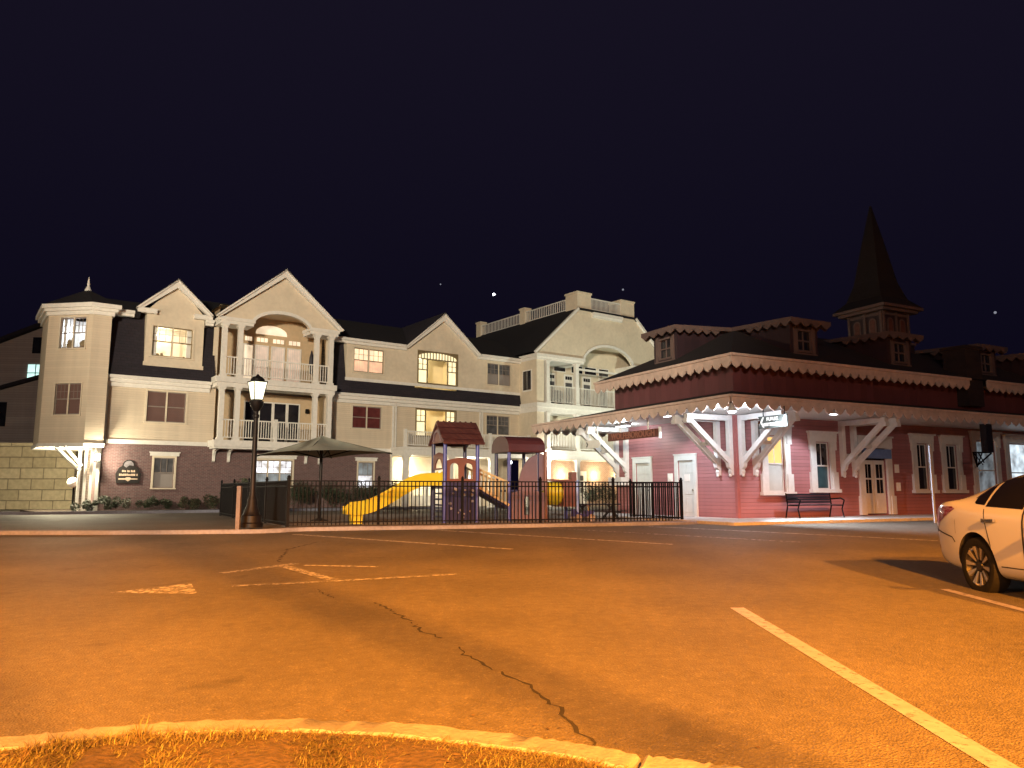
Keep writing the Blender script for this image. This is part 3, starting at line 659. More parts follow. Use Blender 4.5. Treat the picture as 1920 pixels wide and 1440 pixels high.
def arch_gable(x0, xa, x1, ze, za, s0, s1, zs, zc, o, top=None):
    n = 14; c = (s0+s1)/2; arc = [(c+(s1-s0)/2*math.cos(PI*i/n), zs+(zc-zs)*math.sin(PI*i/n)) for i in range(n+1)]
    up = top or [(xa, za)]
    b = MB(fM); b.prism([(x0, ze)]+up+[(x1, ze), (s1, ze)]+arc+[(s0, ze)], 'y', o-.2, o)
    f = b.build('gable_wall', 'cream_smooth', A)
    b = MB(fM); arc2 = [(c+(s1-s0+.36)/2*math.cos(PI*i/n), zs+(zc+.18-zs)*math.sin(PI*i/n)) for i in range(n+1)]
    b.prism(arc+arc2[::-1], 'y', o-.06, o+.05); b.build('arch_trim', 'white_trim', A)
arch_gable(4.4, 7.75, 11.05, 10.3, 13.1, 6.22, 9.3, 10.05, 10.82, 1.12)
gable_trim(4.3, 7.75, 11.12, 10.3, 13.2, 1.14, ret=0); gable_roof(4.3, 7.75, 11.12, 10.3, 13.2, 1.44, -6)
f2 = lambda a, o, z: (a, -o+1.0, z)
def door_panes(spec, z0, z1, pane, name='balcony_door', o=.0):
    for a0, a1 in spec:
        b = MB(f2); w = .07
        b.box(a0-w, a0, o+.005, o+.06, z0, z1+w); b.box(a1, a1+w, o+.005, o+.06, z0, z1+w); b.box(a0, a1, o+.005, o+.06, z1, z1+w); b.box(a0, a1, o+.005, o+.06, z0, z0+.12)
        f = b.build(name, 'white_trim', A)
        g = MB(f2); g.box(a0, a1, o+.005, o+.03, z0+.12, z1); g.build('pane', pane, f)
door_panes([(6.4, 6.85)], 7.22, 9.35, 'pale_lit'); door_panes([(7.04, 7.68)], 7.22, 9.35, 'dim_pink'); door_panes([(7.95, 8.6), (8.86, 9.55)], 7.22, 9.35, 'dim_pink')
door_panes([(6.6, 7.25), (7.4, 8.05), (8.2, 8.85), (9.0, 9.6)], 3.97, 6.2, 'pane_dark')
for a0, a1 in ((6.4, 6.8), (7.04, 7.68), (7.95, 8.6), (8.86, 9.55)):
    b = MB(f2); b.box(a0-.05, a1+.05, .005, .04, 9.55, 9.88); f = b.build('transom', 'tan_wall', A)
    g = MB(f2)
    for i in range(3): g.box(a0+(a1-a0)*(i+.08)/3, a0+(a1-a0)*(i+.92)/3, .04, .05, 9.6, 9.83)
    g.build('pane', 'pale_lit', f)
b = MB(f2); n = 10; b.prism([(7.0, 10.05), (8.75, 10.05)]+[(7.875+.875*math.cos(PI*i/n), 10.15+.42*math.sin(PI*i/n)) for i in range(n+1)], 'y', .005, .03); b.build('arch_window', 'pale_lit', A)
b = MB(f2); b.box(10.0, 10.16, .02, .2, 5.75, 6.0); b.build('wall_lantern', 'black_iron', A)

# shed dormer with the central gable
H3 = [(12.38, 14.29, 8.28, 9.68), (16.65, 19.44, 8.0, 9.92), (21.76, 23.63, 8.3, 9.68)]
b = MB(fM); wall(b, 11.9, 24.4, 7.78, 10.0, H3, o=.14)
b.prism([(15.7, 10.0), (21.0, 10.0), (18.35, 12.35)], 'y', .04, .14)
for x in (11.9, 24.4): b.quad([(x, .14, 7.78), (x, -1.5, 7.78), (x, -1.5, 10), (x, .14, 10)])
b.build('dormer_wall', 'cream_smooth', A)
b = MB(fM)
for x0, x1 in ((11.75, 15.75), (20.95, 24.6)): b.box(x0, x1, .1, .28, 9.86, 10.02); b.box(x0-.03, x1, -.4, .42, 10.02, 10.17)
b.box(11.85, 24.45, .143, .19, 7.72, 7.9)
b.build('dormer_eave', 'white_trim', A)
gable_trim(15.68, 18.35, 21.05, 10.06, 12.42, .16, ret=0, w=.3); gable_roof(15.68, 18.35, 21.05, 10.06, 12.42, .46, -6)
window(A, fM, *H3[0][:2], *H3[0][2:], o=.14, sash=2, pane='curtain_warm', lowpane='curtain_orange')
window(A, fM, *H3[2][:2], *H3[2][2:], o=.14, sash=2, pane='pane_grey', lowpane='blind')
def triple(z0, z1, o, transom):
    a0, a1 = 16.65, 19.42; b = MB(fM); i0, i1 = o-.1, o-.03; zt = z1-.42 if transom else z1
    for x0, x1 in ((a0-.08, a0), (a1, a1+.08)): b.box(x0, x1, o-.02, o+.03, z0-.05, z1+.08)
    b.box(a0, a1, o-.02, o+.03, z1, z1+.08); b.box(a0, a1, o-.02, o+.05, z0-.08, z0)
    xs = (a0, 17.3, 18.78, a1)
    for x in xs: b.box(x-.035, x+.035, i0, i1, z0, zt)
    b.box(a0, a1, i0, i1, zt-.03, zt+.03)
    if transom:
        for k in range(1, 13): x = a0+(a1-a0)*k/13; b.box(x-.02, x+.02, i0, i1, zt, z1)
    zm = (z0+zt)/2+.06
    for x0, x1 in ((a0, 17.3), (18.78, a1)):
        b.box(x0, x1, i0, i1, zm-.03, zm+.03); b.box((x0+x1)/2-.012, (x0+x1)/2+.012, i0, i1, zm, zt); b.box(x0, x1, i0, i1, (zm+zt)/2-.012, (zm+zt)/2+.012)
    if transom:   # white spandrels round the arched head
        n = 8
        for sgn, xa in ((1, a0), (-1, a1)):
            b.prism([(xa, z1)]+[(xa+sgn*1.38*(1-math.cos(PI/2*i/n)), z1-.30+.30*math.sin(PI/2*i/n)) for i in range(n+1)], 'y', o-.04, o-.01)
    f = b.build('window', 'backlit_dark', A)
    for q in [(a0+.04, 17.26, z0, zt-.04), (18.82, a1-.04, z0, zt-.04)]+([(a0+.04, a1-.04, zt+.03, z1)] if transom else []):
        g = MB(fM); g.box(q[0], q[1], i0+.01, i0+.02, q[2], q[3]); g.build('pane', 'curtain_cream', f)
triple(*H3[1][2:], .14, True); triple(4.75, 6.34, 0, False)
for z0, z1 in ((7.7, 9.96), (4.3, 6.5)):
    room(16.5, 19.6, z0, z1, -.17, -1.83, 'interior')
for z in (9.72, 6.22):
    b = MB(fM); b.lathe([(.02, z+.1), (.13, z+.05), (.15, z), (.08, z-.08)], 12, (17.36, -1.1)); b.build('ceiling_lamp', 'lamp_warm', A)
b = MB(fM); 
for x in (17.3, 17.5, 17.7): b.box(x-.02, x+.02, -1.6, -1.56, 7.75, 8.75)
b.box(17.28, 17.72, -1.6, -1.56, 8.7, 8.75); b.build('inside_railing', 'white_trim', A)

# entrance porch below the central windows
b = MB(fM); b.box(14.95, 24.2, -.02, 1.7, 3.45, 3.93); b.box(14.9, 24.25, 0, 1.76, 3.78, 3.93); b.build('porch_deck', 'white_trim', A)
b = MB(fM); railing(b, 15.0, 24.1, 1.6, 4.02, 4.86, .12)
for a in (15.05, 18.0, 21.0, 24.05): b.box(a-.08, a+.08, 1.52, 1.68, 3.93, 4.95)
b.build('balcony_railing', 'white_trim', A)
for a in (15.2, 18.2, 21.2, 24.0):
    b = MB(fM); column(b, a, 1.45, .3, 3.45, .15); b.build('column', 'white_trim', A)
b = MB(fM); b.quad([(14.95, -1.6, .3), (24.3, -1.6, .3), (24.3, -1.6, 3.5), (14.95, -1.6, 3.5)]); b.quad([(14.95, 0, .3), (14.95, -1.6, .3), (14.95, -1.6, 3.5), (14.95, 0, 3.5)]); b.quad([(14.95, 0, 3.44), (24.3, 0, 3.44), (24.3, -1.6, 3.44), (14.95, -1.6, 3.44)])
b.build('porch_wall', 'cream_smooth', A, fix=False)
def pdoor(a0, a1, z1, pane, o=-1.6):
    b = MB(fM); b.box(a0-.12, a1+.12, o+.01, o+.07, .38, z1+.12); f = b.build('entry_door', 'white_trim', A)
    g = MB(fM); w = (a1-a0)
    for i in range(2):
        for j in range(3): g.box(a0+w*(.1+.45*i), a0+w*(.45+.45*i), o+.07, o+.08, 1.1+.45*j, 1.5+.45*j)
    g.build('pane', pane, f)
pdoor(17.3, 18.2, 2.5, 'curtain_cream'); pdoor(18.35, 19.2, 2.5, 'curtain_cream'); pdoor(21.3, 22.3, 2.5, 'room_white')
b = MB(fM); b.lathe([(.03, 2.75), (.12, 2.68), (.13, 2.5), (.05, 2.42)], 10, (16.7, -1.42)); b.build('wall_lamp', 'lamp_warm', A)

# right-hand wing, standing forward of the main front
b = MB(fM)
b.quad([(24.4, 2.0, .3), (24.4, .0, .3), (24.4, 0, 10.2), (24.4, 2.0, 10.2)]); b.quad([(37, 2, .3), (37, -10, .3), (37, -10, 10.2), (37, 2, 10.2)])
for z0, z1 in ((4.0, 6.55), (7.1, 10.1)): b.quad([(24.4, .2, z0), (37, .2, z0), (37, .2, z1), (24.4, .2, z1)])
b.quad([(26.6, .2, 10.1), (35, .2, 10.1), (35, .2, 11.7), (26.6, .2, 11.7)]); b.quad([(26.6, .2, 11.6), (35, .2, 11.6), (35, 1.8, 11.6), (26.6, 1.8, 11.6)])
for a0, a1 in ((24.4, 25.0), (36.4, 37)): b.quad([(a0, 2, 4), (a1, 2, 4), (a1, 2, 10.1), (a0, 2, 10.1)])
b.build('wing_wall', 'cream_smooth', A, fix=False)
b = MB(fM); b.quad([(24.4, .2, .3), (37, .2, .3), (37, .2, 3.6), (24.4, .2, 3.6)]); b.build('wing_brick_wall', brickmat('pale_brick', (.42, .27, .20), (.38, .24, .18), (.5, .42, .34), .21, .07), A)
b = MB(fM); b.box(24.3, 37.1, .2, 2.15, 6.82, 7.1); b.box(24.36, 37.05, .2, 2.08, 6.5, 6.82); b.box(24.3, 37.1, .2, 2.15, 3.78, 4.02); b.box(24.36, 37.05, .2, 2.08, 3.45, 3.78)
b.build('balcony_deck', 'white_trim', A)
for z0, z1 in ((7.1, 9.95), (4.02, 6.5), (.3, 3.45)):
    for a in (25.3, 27.85, 33.4, 36.4):
        b = MB(fM); column(b, a, 1.95, z0, z1, .13); b.build('column', 'white_trim', A)
for z0 in (7.2, 4.12):
    b = MB(fM); 
    for a0, a1 in ((25.45, 27.7), (28.0, 33.25), (33.55, 36.3)): railing(b, a0, a1, 1.95, z0, z0+1.12, .13)
    b.box(31.35, 31.48, 1.88, 2.02, z0-.1, z0+1.2); b.build('balcony_railing', 'white_trim', A)
for q0, q1 in ((24.35, 28.4), (33.2, 37.05)): b = MB(fM); b.box(q0, q1, .2, 2.1, 9.95, 10.14); b.box(q0-.08, q1+.08, .2, 2.2, 10.14, 10.34); b.build('entablature', 'white_trim', A)
b = MB(fM); b.box(27.85, 33.4, 1.85, 1.95, 9.55, 9.68); b.build('balcony_beam', 'white_trim', A)
arch_gable(24.4, 0, 37, 10.34, 0, 28.45, 33.2, 10.0, 11.4, 2.04, top=[(27.95, 13.72), (33.45, 13.72)])
b = MB(fM)
for s0, s1, sg in (((24.2, 10.4), (27.95, 13.82), 1), ((37.2, 10.4), (33.45, 13.82), -1)):
    b.bar((s0[0], 2.12, s0[1]), (s1[0], 2.12, s1[1]), .22, .16, (0, 1, 0))
b.box(29.25, 32.05, 2.04, 2.3, 13.5, 13.72); b.box(29.25, 32.05, 2.04, 2.2, 13.36, 13.5)
b.build('gable_trim', 'white_trim', A)
b = MB(fM); b.prism([(24.2, 10.45), (28.0, 13.9), (33.4, 13.9), (37.2, 10.45), (33.4, 13.75), (28.0, 13.75)], 'y', -12, 2.15)
b.build('wing_roof', 'unlit_shingle', A)
for x0, x1, o0, o1 in ((27.93, 29.2, .8, 2.06), (32.1, 33.4, .8, 2.06), (27.93, 28.5, -4.6, -4.0), (27.93, 28.5, -10.6, -10)):
    b = MB(fM); b.box(x0, x1, o0, o1, 13.5, 14.95); b.box(x0-.05, x1+.05, o0-.05, o1+.05, 14.95, 15.08); b.build('roof_pier', 'cream_smooth', A)
b = MB(fM); railing(b, 29.2, 32.1, 1.95, 13.95, 14.78, .12); b.build('roof_railing', 'white_trim', A)
fS = lambda a, o, z: (28.05-o, -a, z)
b = MB(fS); railing(b, -4.0, .8, 0, 13.95, 14.75, .2); railing(b, -10, -4.6, 0, 13.95, 14.75, .2); b.build('roof_railing', 'white_trim', A)
f3 = lambda a, o, z: (a, -.2-o, z)
for a in (27.0, 28.6, 30.3, 31.9):
    b = MB(f3); b.box(a-.42, a+.42, .005, .05, 7.12, 9.5); f = b.build('balcony_door', 'white_trim', A)
    g = MB(f3)
    for i in range(3): g.box(a-.3+.21*i, a-.12+.21*i, .05, .06, 9.12, 9.36)
    g.box(a-.3, a+.3, .05, .06, 7.4, 8.9, 1); g.build('pane', ['pane_dark', 'pane_grey'], f)
for a0, a1 in ((27.3, 28.3), (28.9, 29.9), (30.15, 31.2), (31.5, 32.4)):
    b = MB(f3); b.box(a0-.06, a1+.06, .005, .04, 9.62, 10.22); f = b.build('transom', 'white_trim', A)
    g = MB(f3); g.box(a0, a1, .04, .05, 9.68, 10.16); g.build('pane', 'pane_dark', f)
fW = lambda a, o, z: (24.4-o, -a, z)
b = MB(fW); b.box(.5, 1.5, .003, .04, 7.9, 9.35); f = b.build('window', 'white_trim', A); g = MB(fW)
for i in range(2): g.box(.58+.44*i, .98+.44*i, .04, .05, 8.0, 9.27)
g.build('pane', 'pane_dark', f)
for a0 in (29.0, 34.0):
    b = MB(f3); b.box(a0-.15, a0+1.15, .005, .06, .38, 2.75); f = b.build('entry_door', 'sign_white', A); g = MB(f3)
    for i in range(2):
        for j in range(3): g.box(a0+.15+.37*i, a0+.48+.37*i, .06, .07, 1.25+.42*j, 1.6+.42*j)
    g.build('pane', 'pane_grey', f)
for a in (27.9, 30.9, 33.2):
    b = MB(f3); b.lathe([(.03, 2.62), (.13, 2.56), (.15, 2.38), (.06, 2.26)], 10, (a, -.36)); b.build('wall_lamp', 'lamp_warm', A)
b = MB(fM); b.lathe([(.2, 3.45), (.2, 3.38), (.1, 3.34)], 12, (30.3, -1.2)); b.build('ceiling_lamp', 'lamp_warm', A)
b = MB(fM); b.ball((25.35, -2.28, 3.35), .13, 8); b.build('porch_floodlight', 'lamp_cool', A)

# plaque on the brick
ps = thing('plaque_sign', 'dark shaped plaque with pale half round picture and cream lettering on the brick wall', 'sign', A.matrix_basis @ Vector((.86, -.02, 0)), math.radians(36))
b = MB(); out = [(-.5, 1.75), (.5, 1.75), (.56, 2.2), (.42, 2.5), (.3, 2.58)]+[(.27*math.cos(PI*i/8), 2.62+.27*math.sin(PI*i/8)) for i in range(9)]+[(-.3, 2.58), (-.42, 2.5), (-.56, 2.2)]
b.prism(out, 'y', -.05, 0); b.build('board', 'sign_black', ps)
b = MB(); b.prism([(.22*math.cos(PI*i/10), 2.6+.24*math.sin(PI*i/10)) for i in range(11)]+[(-.1, 2.5), (.02, 2.62)], 'y', -.065, -.05); b.build('picture', 'hold', ps)
b = MB(); rr = random.Random(3)
for z, x0, x1 in ((2.34, -.28, .3), (2.16, -.4, .42)):
    x = x0
    while x < x1:
        w = rr.uniform(.03, .07); b.box(x, x+w, -.06, -.05, z-.05, z+rr.choice((.03, .05, .05))); x += w+rr.choice((.015, .015, .06))
b.build('lettering', 'sign_cream', ps)
b = MB(); b.box(-.42, .42, -.06, -.05, 1.93, 1.99); b.prism([(-.16, 1.96), (-.08, 2.04), (.08, 2.04), (.16, 1.96), (.0, 1.84)], 'y', -.07, -.05); b.build('ribbon', 'sign_cream', ps)

# things standing on the balconies
um = thing('folded_umbrella', 'dark folded patio umbrella standing at the right end of the lit upper balcony', 'umbrella', A.matrix_basis @ Vector((10.05, .45, 7.2)), 0)
b = MB(); b.lathe([(.02, .75), (.12, .85), (.16, 1.2), (.13, 1.7), (.05, 2.05), (.01, 2.15)], 10); b.build('cover', 'bench_dark', um)
b = MB(); b.tube((0, 0, 0), (0, 0, .8), .022, 8); b.lathe([(.2, 0), (.2, .05), (.03, .12)], 12); b.build('stand', 'black_iron', um)
gr = thing('grill', 'dark covered grill on the third floor balcony of the right wing', 'grill', A.matrix_basis @ Vector((27.0, -.75, 7.1)), math.radians(36))
b = MB(); b.box(-.4, .4, -.25, .25, .5, .85); b.prism([(-.25, .85), (.25, .85), (.22, 1.05), (.0, 1.15), (-.22, 1.05)], 'x', -.4, .4); b.build('lid', 'bench_dark', gr)
for x in (-.33, .33): b = MB(); b.box(x-.03, x+.03, -.2, .2, 0, .5); b.build('leg', 'black_iron', gr)
# ------------------------------------------------------------------ railway station
ST = thing('railway_station', 'red wooden railway station with scalloped white awnings, big brackets, dormers and a small spire', 'station', (7.67, 26.41, 0), math.radians(27.36))
fR = lambda a, o, z: (a, -o, z)
fL = lambda a, o, z: (-o, a, z)
Z0 = .47; XR = 22.0; YL = 7.1
b = MB(); 
b.prism([(-2.6, -2.55), (XR, -2.55), (XR, 0), (0, 0), (0, 12), (-2.6, 12)], 'z', .1, Z0)
sw = b.build('sidewalk', 'pavement'); sw.location = ST.location; sw.rotation_euler = ST.rotation_euler; struct(sw)
RW = [(1.42, 2.24, 1.36, 3.32), (3.82, 4.54, 1.45, 3.16), (6.35, 7.65, .5, 3.02), (9.5, 10.2, 1.42, 3.26), (11.35, 12.1, 1.42, 3.26), (13.4, 14.75, 1.0, 3.5), (15.75, 17.3, .9, 3.45), (18.6, 20.2, .9, 3.45)]
b = MB(fR); wall(b, 0, XR, Z0, 4.02, RW, depth=.14); b.build('front_wall', 'red_clap', ST)
LW = [(2.17, 3.06, .47, 2.52), (4.8, 5.7, .47, 2.5)]
b = MB(fL); wall(b, 0, YL, Z0, 4.02, LW, depth=.14); b.build('side_wall', 'red_clap', ST)
b = MB(); b.quad([(0, YL, Z0), (XR, YL, Z0), (XR, YL, 5.8), (0, YL, 5.8)]); b.quad([(XR, 0, Z0), (XR, YL, Z0), (XR, YL, 5.8), (XR, 0, 5.8)]); b.build('back_wall', 'red_clap', ST)
b = MB(); b.box(-.02, .10, -.02, .10, Z0, 3.98); b.build('corner_board', 'red_trim', ST)
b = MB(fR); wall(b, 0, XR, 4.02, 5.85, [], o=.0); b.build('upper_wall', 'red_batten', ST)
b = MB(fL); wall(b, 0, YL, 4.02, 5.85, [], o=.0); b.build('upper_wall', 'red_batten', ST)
def swin(xf, a0, a1, z0, z1, pane, low=None, fr='station_white', up=(2, 1), lower=None):
    f = window(ST, xf, a0, a1, z0, z1, 0, 1, pane, fr, up, casing=0, lowpane=low, lower=lower, inset=.06)
    b = MB(xf); c = .27
    for s, q in ((-1, a0), (1, a1)):
        x0, x1 = sorted((q, q+s*c)); b.box(x0, x1, .003, .07, z0, z1+.02)
        x0, x1 = sorted((q+s*.06, q+s*(c+.07))); b.box(x0, x1, .005, .11, z0, z0+.62)          # wider foot of the casing
        x0, x1 = sorted((q+s*.1, q+s*(c+.05))); b.box(x0, x1, .006, .10, z1-.28, z1+.02)
    b.prism([(a0-c-.06, z1+.02), (a1+c+.06, z1+.02), (a1+c+.1, z1+.34), (a0-c-.1, z1+.34)], 'y', .003, .10)
    b.box(a0-c-.14, a1+c+.14, .003, .16, z1+.34, z1+.40); b.box(a0-c-.12, a1+c+.12, .003, .17, z0-.12, z0)
    b.build('casing', fr, f)
swin(fR, *RW[0], 'blind_yellow', 'pale_curtain')
swin(fR, *RW[1], 'pane_dark', 'pane_teal')
swin(fR, *RW[3], 'pane_dark'); swin(fR, *RW[4], 'pane_dark')
swin(fR, *RW[5], 'dim_white', up=(1, 1)); swin(fR, *RW[6], 'shop_white', 'shop_white', up=(1, 1)); swin(fR, *RW[7], 'dim_white', up=(1, 1))
# double door
b = MB(fR); a0, a1, z0, z1 = RW[2]
b.box(a0-.28, a0, .003, .09, z0, z1); b.box(a1, a1+.28, .003, .09, z0, z1); b.box(a1+.1, a1+.34, .005, .13, z0, 1.2); b.box(a0-.34, a0-.1, .005, .13, z0, 1.2); b.box(a0-.32, a1+.32, .003, .11, z1, z1+.4); b.box(a0-.36, a1+.36, .003, .16, z1+.4, z1+.46)
b.build('door_casing', 'station_white', ST)
for x0, x1 in ((a0+.02, 6.98), (7.02, a1-.02)):
    b = MB(fR); b.box(x0, x1, -.12, -.06, z0+.04, 2.55)
    b.box(x0+.12, x1-.12, -.06, -.045, z0+.2, 1.0); d = b.build('door', 'station_white', ST)
    g = MB(fR); w = x1-x0
    for i in range(2): 
        for j in range(2): g.box(x0+w*(.2+.32*i), x0+w*(.2+.32*i)+w*.27, -.06, -.052, 1.3+.58*j, 1.82+.58*j)
    g.build('pane', 'pane_dark', d)
b = MB(fR); b.box(a0, a1, -.12, -.05, 2.57, z1); b.build('transom', 'pane_dark', ST)
b = MB(fR); b.box(6.2, 7.85, .10, .14, 2.62, 2.98); tag(b.build('door_sign', 'sign_blue'), 'faded blue board over the glazed double door of the red station', 'sign')
bpy.data.objects['door_sign'].matrix_world = ST.matrix_basis
# side doors
def sdoor(a0, a1, z1):
    b = MB(fL); c = .17
    b.box(a0-c, a0, .003, .06, Z0, z1); b.box(a1, a1+c, .003, .06, Z0, z1); b.box(a0-c, a1+c, .003, .06, z1, z1+.2); b.box(a0-c-.03, a1+c+.03, .003, .08, z1+.2, z1+.24); b.build('door_casing', 'door_white', ST)
    b = MB(fL); b.box(a0, a1, -.09, -.04, Z0, z1); w = a1-a0
    for i in range(2):
        for q0, q1 in ((.62, 1.15), (1.27, 1.95), (2.06, z1-.12)):
            b.box(a0+w*(.12+.4*i), a0+w*(.48+.4*i), -.04, -.025, q0, q1); 
    d = b.build('door', 'door_white', ST)
    h = MB(fL); h.tube((a0+.1, -.04, 1.42), (a0+.1, .03, 1.42), .03, 8); h.build('door_handle', 'chrome', d)
    return d
sdoor(*LW[0][:2], 2.52); sdoor(*LW[1][:2], 2.5)
b = MB(fL); b.box(2.45, 2.75, -.024, -.012, 1.75, 2.0); b.build('restroom_plate', 'sign_white', ST)
b = MB(fL); b.box(3.38, 3.58, .003, .1, 1.75, 2.05); b.box(3.42, 3.54, .1, .13, 1.8, 2.0); b.build('meter_box', 'sign_white', ST)
for a, z in ((8.25, 2.25), (8.28, 1.55)):
    b = MB(fR); b.box(a-.1, a+.1, .003, .06, z-.16, z+.16); b.build('notice_box', 'sign_white', ST)
# awning
E_ = 2.1; YE = 10.6
b = MB(); zs, zw = 4.09, 3.985
b.quad([(-E_, -E_, zs), (XR, -E_, zs), (XR, 0, zw), (0, 0, zw)]); b.quad([(-E_, -E_, zs), (0, 0, zw), (0, YL, zw), (-E_, YL, zs)]); b.quad([(-E_, YL, zs), (3.5, YL, zs), (3.5, YE, zs), (-E_, YE, zs)])
b.build('awning_soffit', 'station_white', ST, fix=False)
b = MB(); zt, zq = 4.35, 4.82
b.quad([(-E_, -E_, zt), (XR, -E_, zt), (XR, .05, zq), (-.05, .05, zq)]); b.quad([(-E_, -E_, zt), (-.05, .05, zq), (-.05, YL, zq), (-E_, YL, zt)]); b.quad([(-E_, YL, zt), (-.05, YL, zq), (3.5, YL, zq), (3.5, YE, zt), (-E_, YE, zt)])
b.build('awning_roof', 'station_roof', ST, fix=False)
b = MB(fR); scallop(b, -E_, XR, E_+.04, 4.34, 4.12, .21, .5, .04); b.box(-E_-.05, XR, E_+.04, E_+.10, 4.28, 4.36); b.build('awning_fascia', 'brown_trim', ST)
b = MB(fL); scallop(b, -E_+.04, YE, E_+.04, 4.34, 4.12, .21, .5, .04); b.box(-E_-.05, YE, E_+.04, E_+.10, 4.28, 4.36); b.build('awning_fascia', 'brown_trim', ST)
fE = lambda a, o, z: (a, YE+o, z)
b = MB(fE); scallop(b, -E_, 3.5, .04, 4.34, 4.12, .21, .5, .04); b.build('awning_fascia', 'station_white', ST)
# brackets
M['bracket_white'] = mat('bracket_white', (.68, .68, .69), .45, .06, 7, var2=.05)
def bracket(xf, a, out=1.98, name='awning_bracket'):
    b = MB(xf); w = .085
    b.box(a-w, a+w, .003, .17, 2.28, 3.98)
    b.prism([(.003, 1.92), (.1, 1.95), (.13, 2.05), (.1, 2.12), (.2, 2.2), (.24, 2.34), (.003, 2.34)], 'x', a-w+.01, a+w-.01)
    b.box(a-w, a+w, .17, out, 3.79, 3.97)
    b.bar((a, .12, 2.36), (a, out-.08, 3.83), .15, .17, (1, 0, 0))
    b.box(a-w-.01, a+w+.01, out-.16, out+.04, 3.66, 3.80)
    b.ball((a, .1, 1.92), .055, 6)
    return b.build(name, 'bracket_white', ST)
for a in (.2, .82, 5.2, 5.82, 17.6, 18.2): bracket(fR, a)
for a in (.2, .82, 6.25, 6.95): bracket(fL, a)
for xf, a in ((fR, .5), (fR, 5.5), (fL, .5), (fL, 6.6)):
    b = MB(xf); b.box(a-.22, a+.22, .02, .1, 2.62, 2.76); b.bar((a-.22, .9, 3.0), (a+.22, .9, 3.0), .1, .12, (0, 1, 0)); b.build('bracket_tie', 'station_white', ST)
b = MB(); b.box(-.45, -.03, 6.15, 7.05, 1.62, 1.95); b.build('bracket_shelf', 'station_white', ST)
# eaves, main roof
EO = .62
b = MB(fR)
scallop(b, -EO, 12.4, EO, 5.98, 5.72, .2, .45, .05); b.box(-EO-.04, 12.45, EO, EO+.06, 5.93, 6.02); b.build('eave_fascia', 'brown_trim', ST)
b = MB(fR); scallop(b, 13.6, XR, EO, 5.98, 5.72, .2, .45, .05); b.box(13.55, XR, EO, EO+.06, 5.93, 6.02); b.build('eave_fascia', 'brown_trim', ST)
b = MB(fL); scallop(b, -EO+.05, YL+EO, EO, 5.98, 5.72, .2, .45, .05); b.box(-EO-.04, YL+EO, EO, EO+.06, 5.93, 6.02); b.build('eave_fascia', 'brown_trim', ST)
b = MB(); z = 5.74
b.quad([(-EO, -EO, z), (12.4, -EO, z), (12.4, 0, z), (0, 0, z)]); b.quad([(13.6, -EO, z), (XR, -EO, z), (XR, 0, z), (13.6, 0, z)]); b.quad([(-EO, -EO, z), (0, 0, z), (0, YL, z), (-EO, YL+EO, z)])
b.build('eave_soffit', 'brown_trim', ST, fix=False)
b = MB(); h = YL/2; rz_ = 8.1; z = 6.0; e = EO+.05
b.add([(-e, -e, z), (XR, -e, z), (XR, h, rz_), (h, h, rz_), (-e, YL+e, z), (XR, YL+e, z)], [(0, 1, 2, 3), (0, 3, 4), (4, 3, 2, 5)]); b.build('roof', 'station_roof', ST)
b = MB(); b.box(12.45, 13.5, -.5, .5, 4.9, 7.4); b.box(12.38, 13.57, -.57, .57, 7.3, 7.45); b.build('chimney', 'station_roof', ST)
def dormer(xf, a):
    """window in a flat-roofed dormer whose cheeks run back into the roof; xf out = towards the eave"""
    o = -.3; b = MB(xf); w0, w1 = a-.72, a+.72
    wall(b, w0, w1, 6.2, 7.6, [(a-.42, a+.42, 6.55, 7.42)], o=o, depth=.1)
    for x in (w0, w1): b.quad([(x, o, 6.2), (x, -3.2, 6.2), (x, -3.2, 7.75), (x, o, 7.6)])
    d = b.build('dormer', 'shaded_red', ST)
    b = MB(xf); b.prism([(o+.38, 7.58), (o+.38, 7.74), (-3.3, 7.92), (-3.3, 7.76)], 'x', w0-.34, w1+.34); b.build('dormer_roof', 'shaded_trim', d)
    b = MB(xf); n = 4; p = (2*.34+1.44)/n
    for i in range(n): x = w0-.34+i*p; b.prism([(x, 7.59), (x+p*.25, 7.5), (x+p*.5, 7.43), (x+p*.75, 7.5), (x+p, 7.59)], 'y', o+.34, o+.38)
    for x in (w0-.34, w1+.30):
        for i in range(5): y = o+.34-.45*i; b.prism([(y, 7.6+.02*i), (y-.11, 7.5+.02*i), (y-.22, 7.43+.02*i), (y-.34, 7.5+.02*i), (y-.45, 7.6+.02*i)], 'x', x, x+.04)
    b.build('dormer_trim', 'shaded_trim', d)
    b = MB(xf); s = .07
    b.box(a-.42, a-.42+s, o-.08, o+.04, 6.55, 7.42); b.box(a+.42-s, a+.42, o-.08, o+.04, 6.55, 7.42); b.box(a-.42, a+.42, o-.08, o+.04, 6.55, 6.55+s); b.box(a-.42, a+.42, o-.08, o+.04, 7.42-s, 7.42)
    b.box(a-.42, a+.42, o-.08, o-.02, 6.96, 7.01); b.box(a-.02, a+.02, o-.08, o-.03, 6.55, 7.42)
    b.box(a-.56, a-.42, o+.003, o+.04, 6.5, 7.5); b.box(a+.42, a+.56, o+.003, o+.04, 6.5, 7.5); b.box(a-.6, a+.6, o+.003, o+.08, 6.42, 6.5)
    b.build('window_frame', 'shaded_trim', d)
    b = MB(xf); b.box(a-.4, a+.4, o-.075, o-.065, 6.57, 7.4); b.build('pane', 'pane_dark', d)
dormer(fR, 3.9); dormer(fR, 9.37); dormer(fR, 15.2); dormer(fR, 19.6); dormer(fL, 4.0)
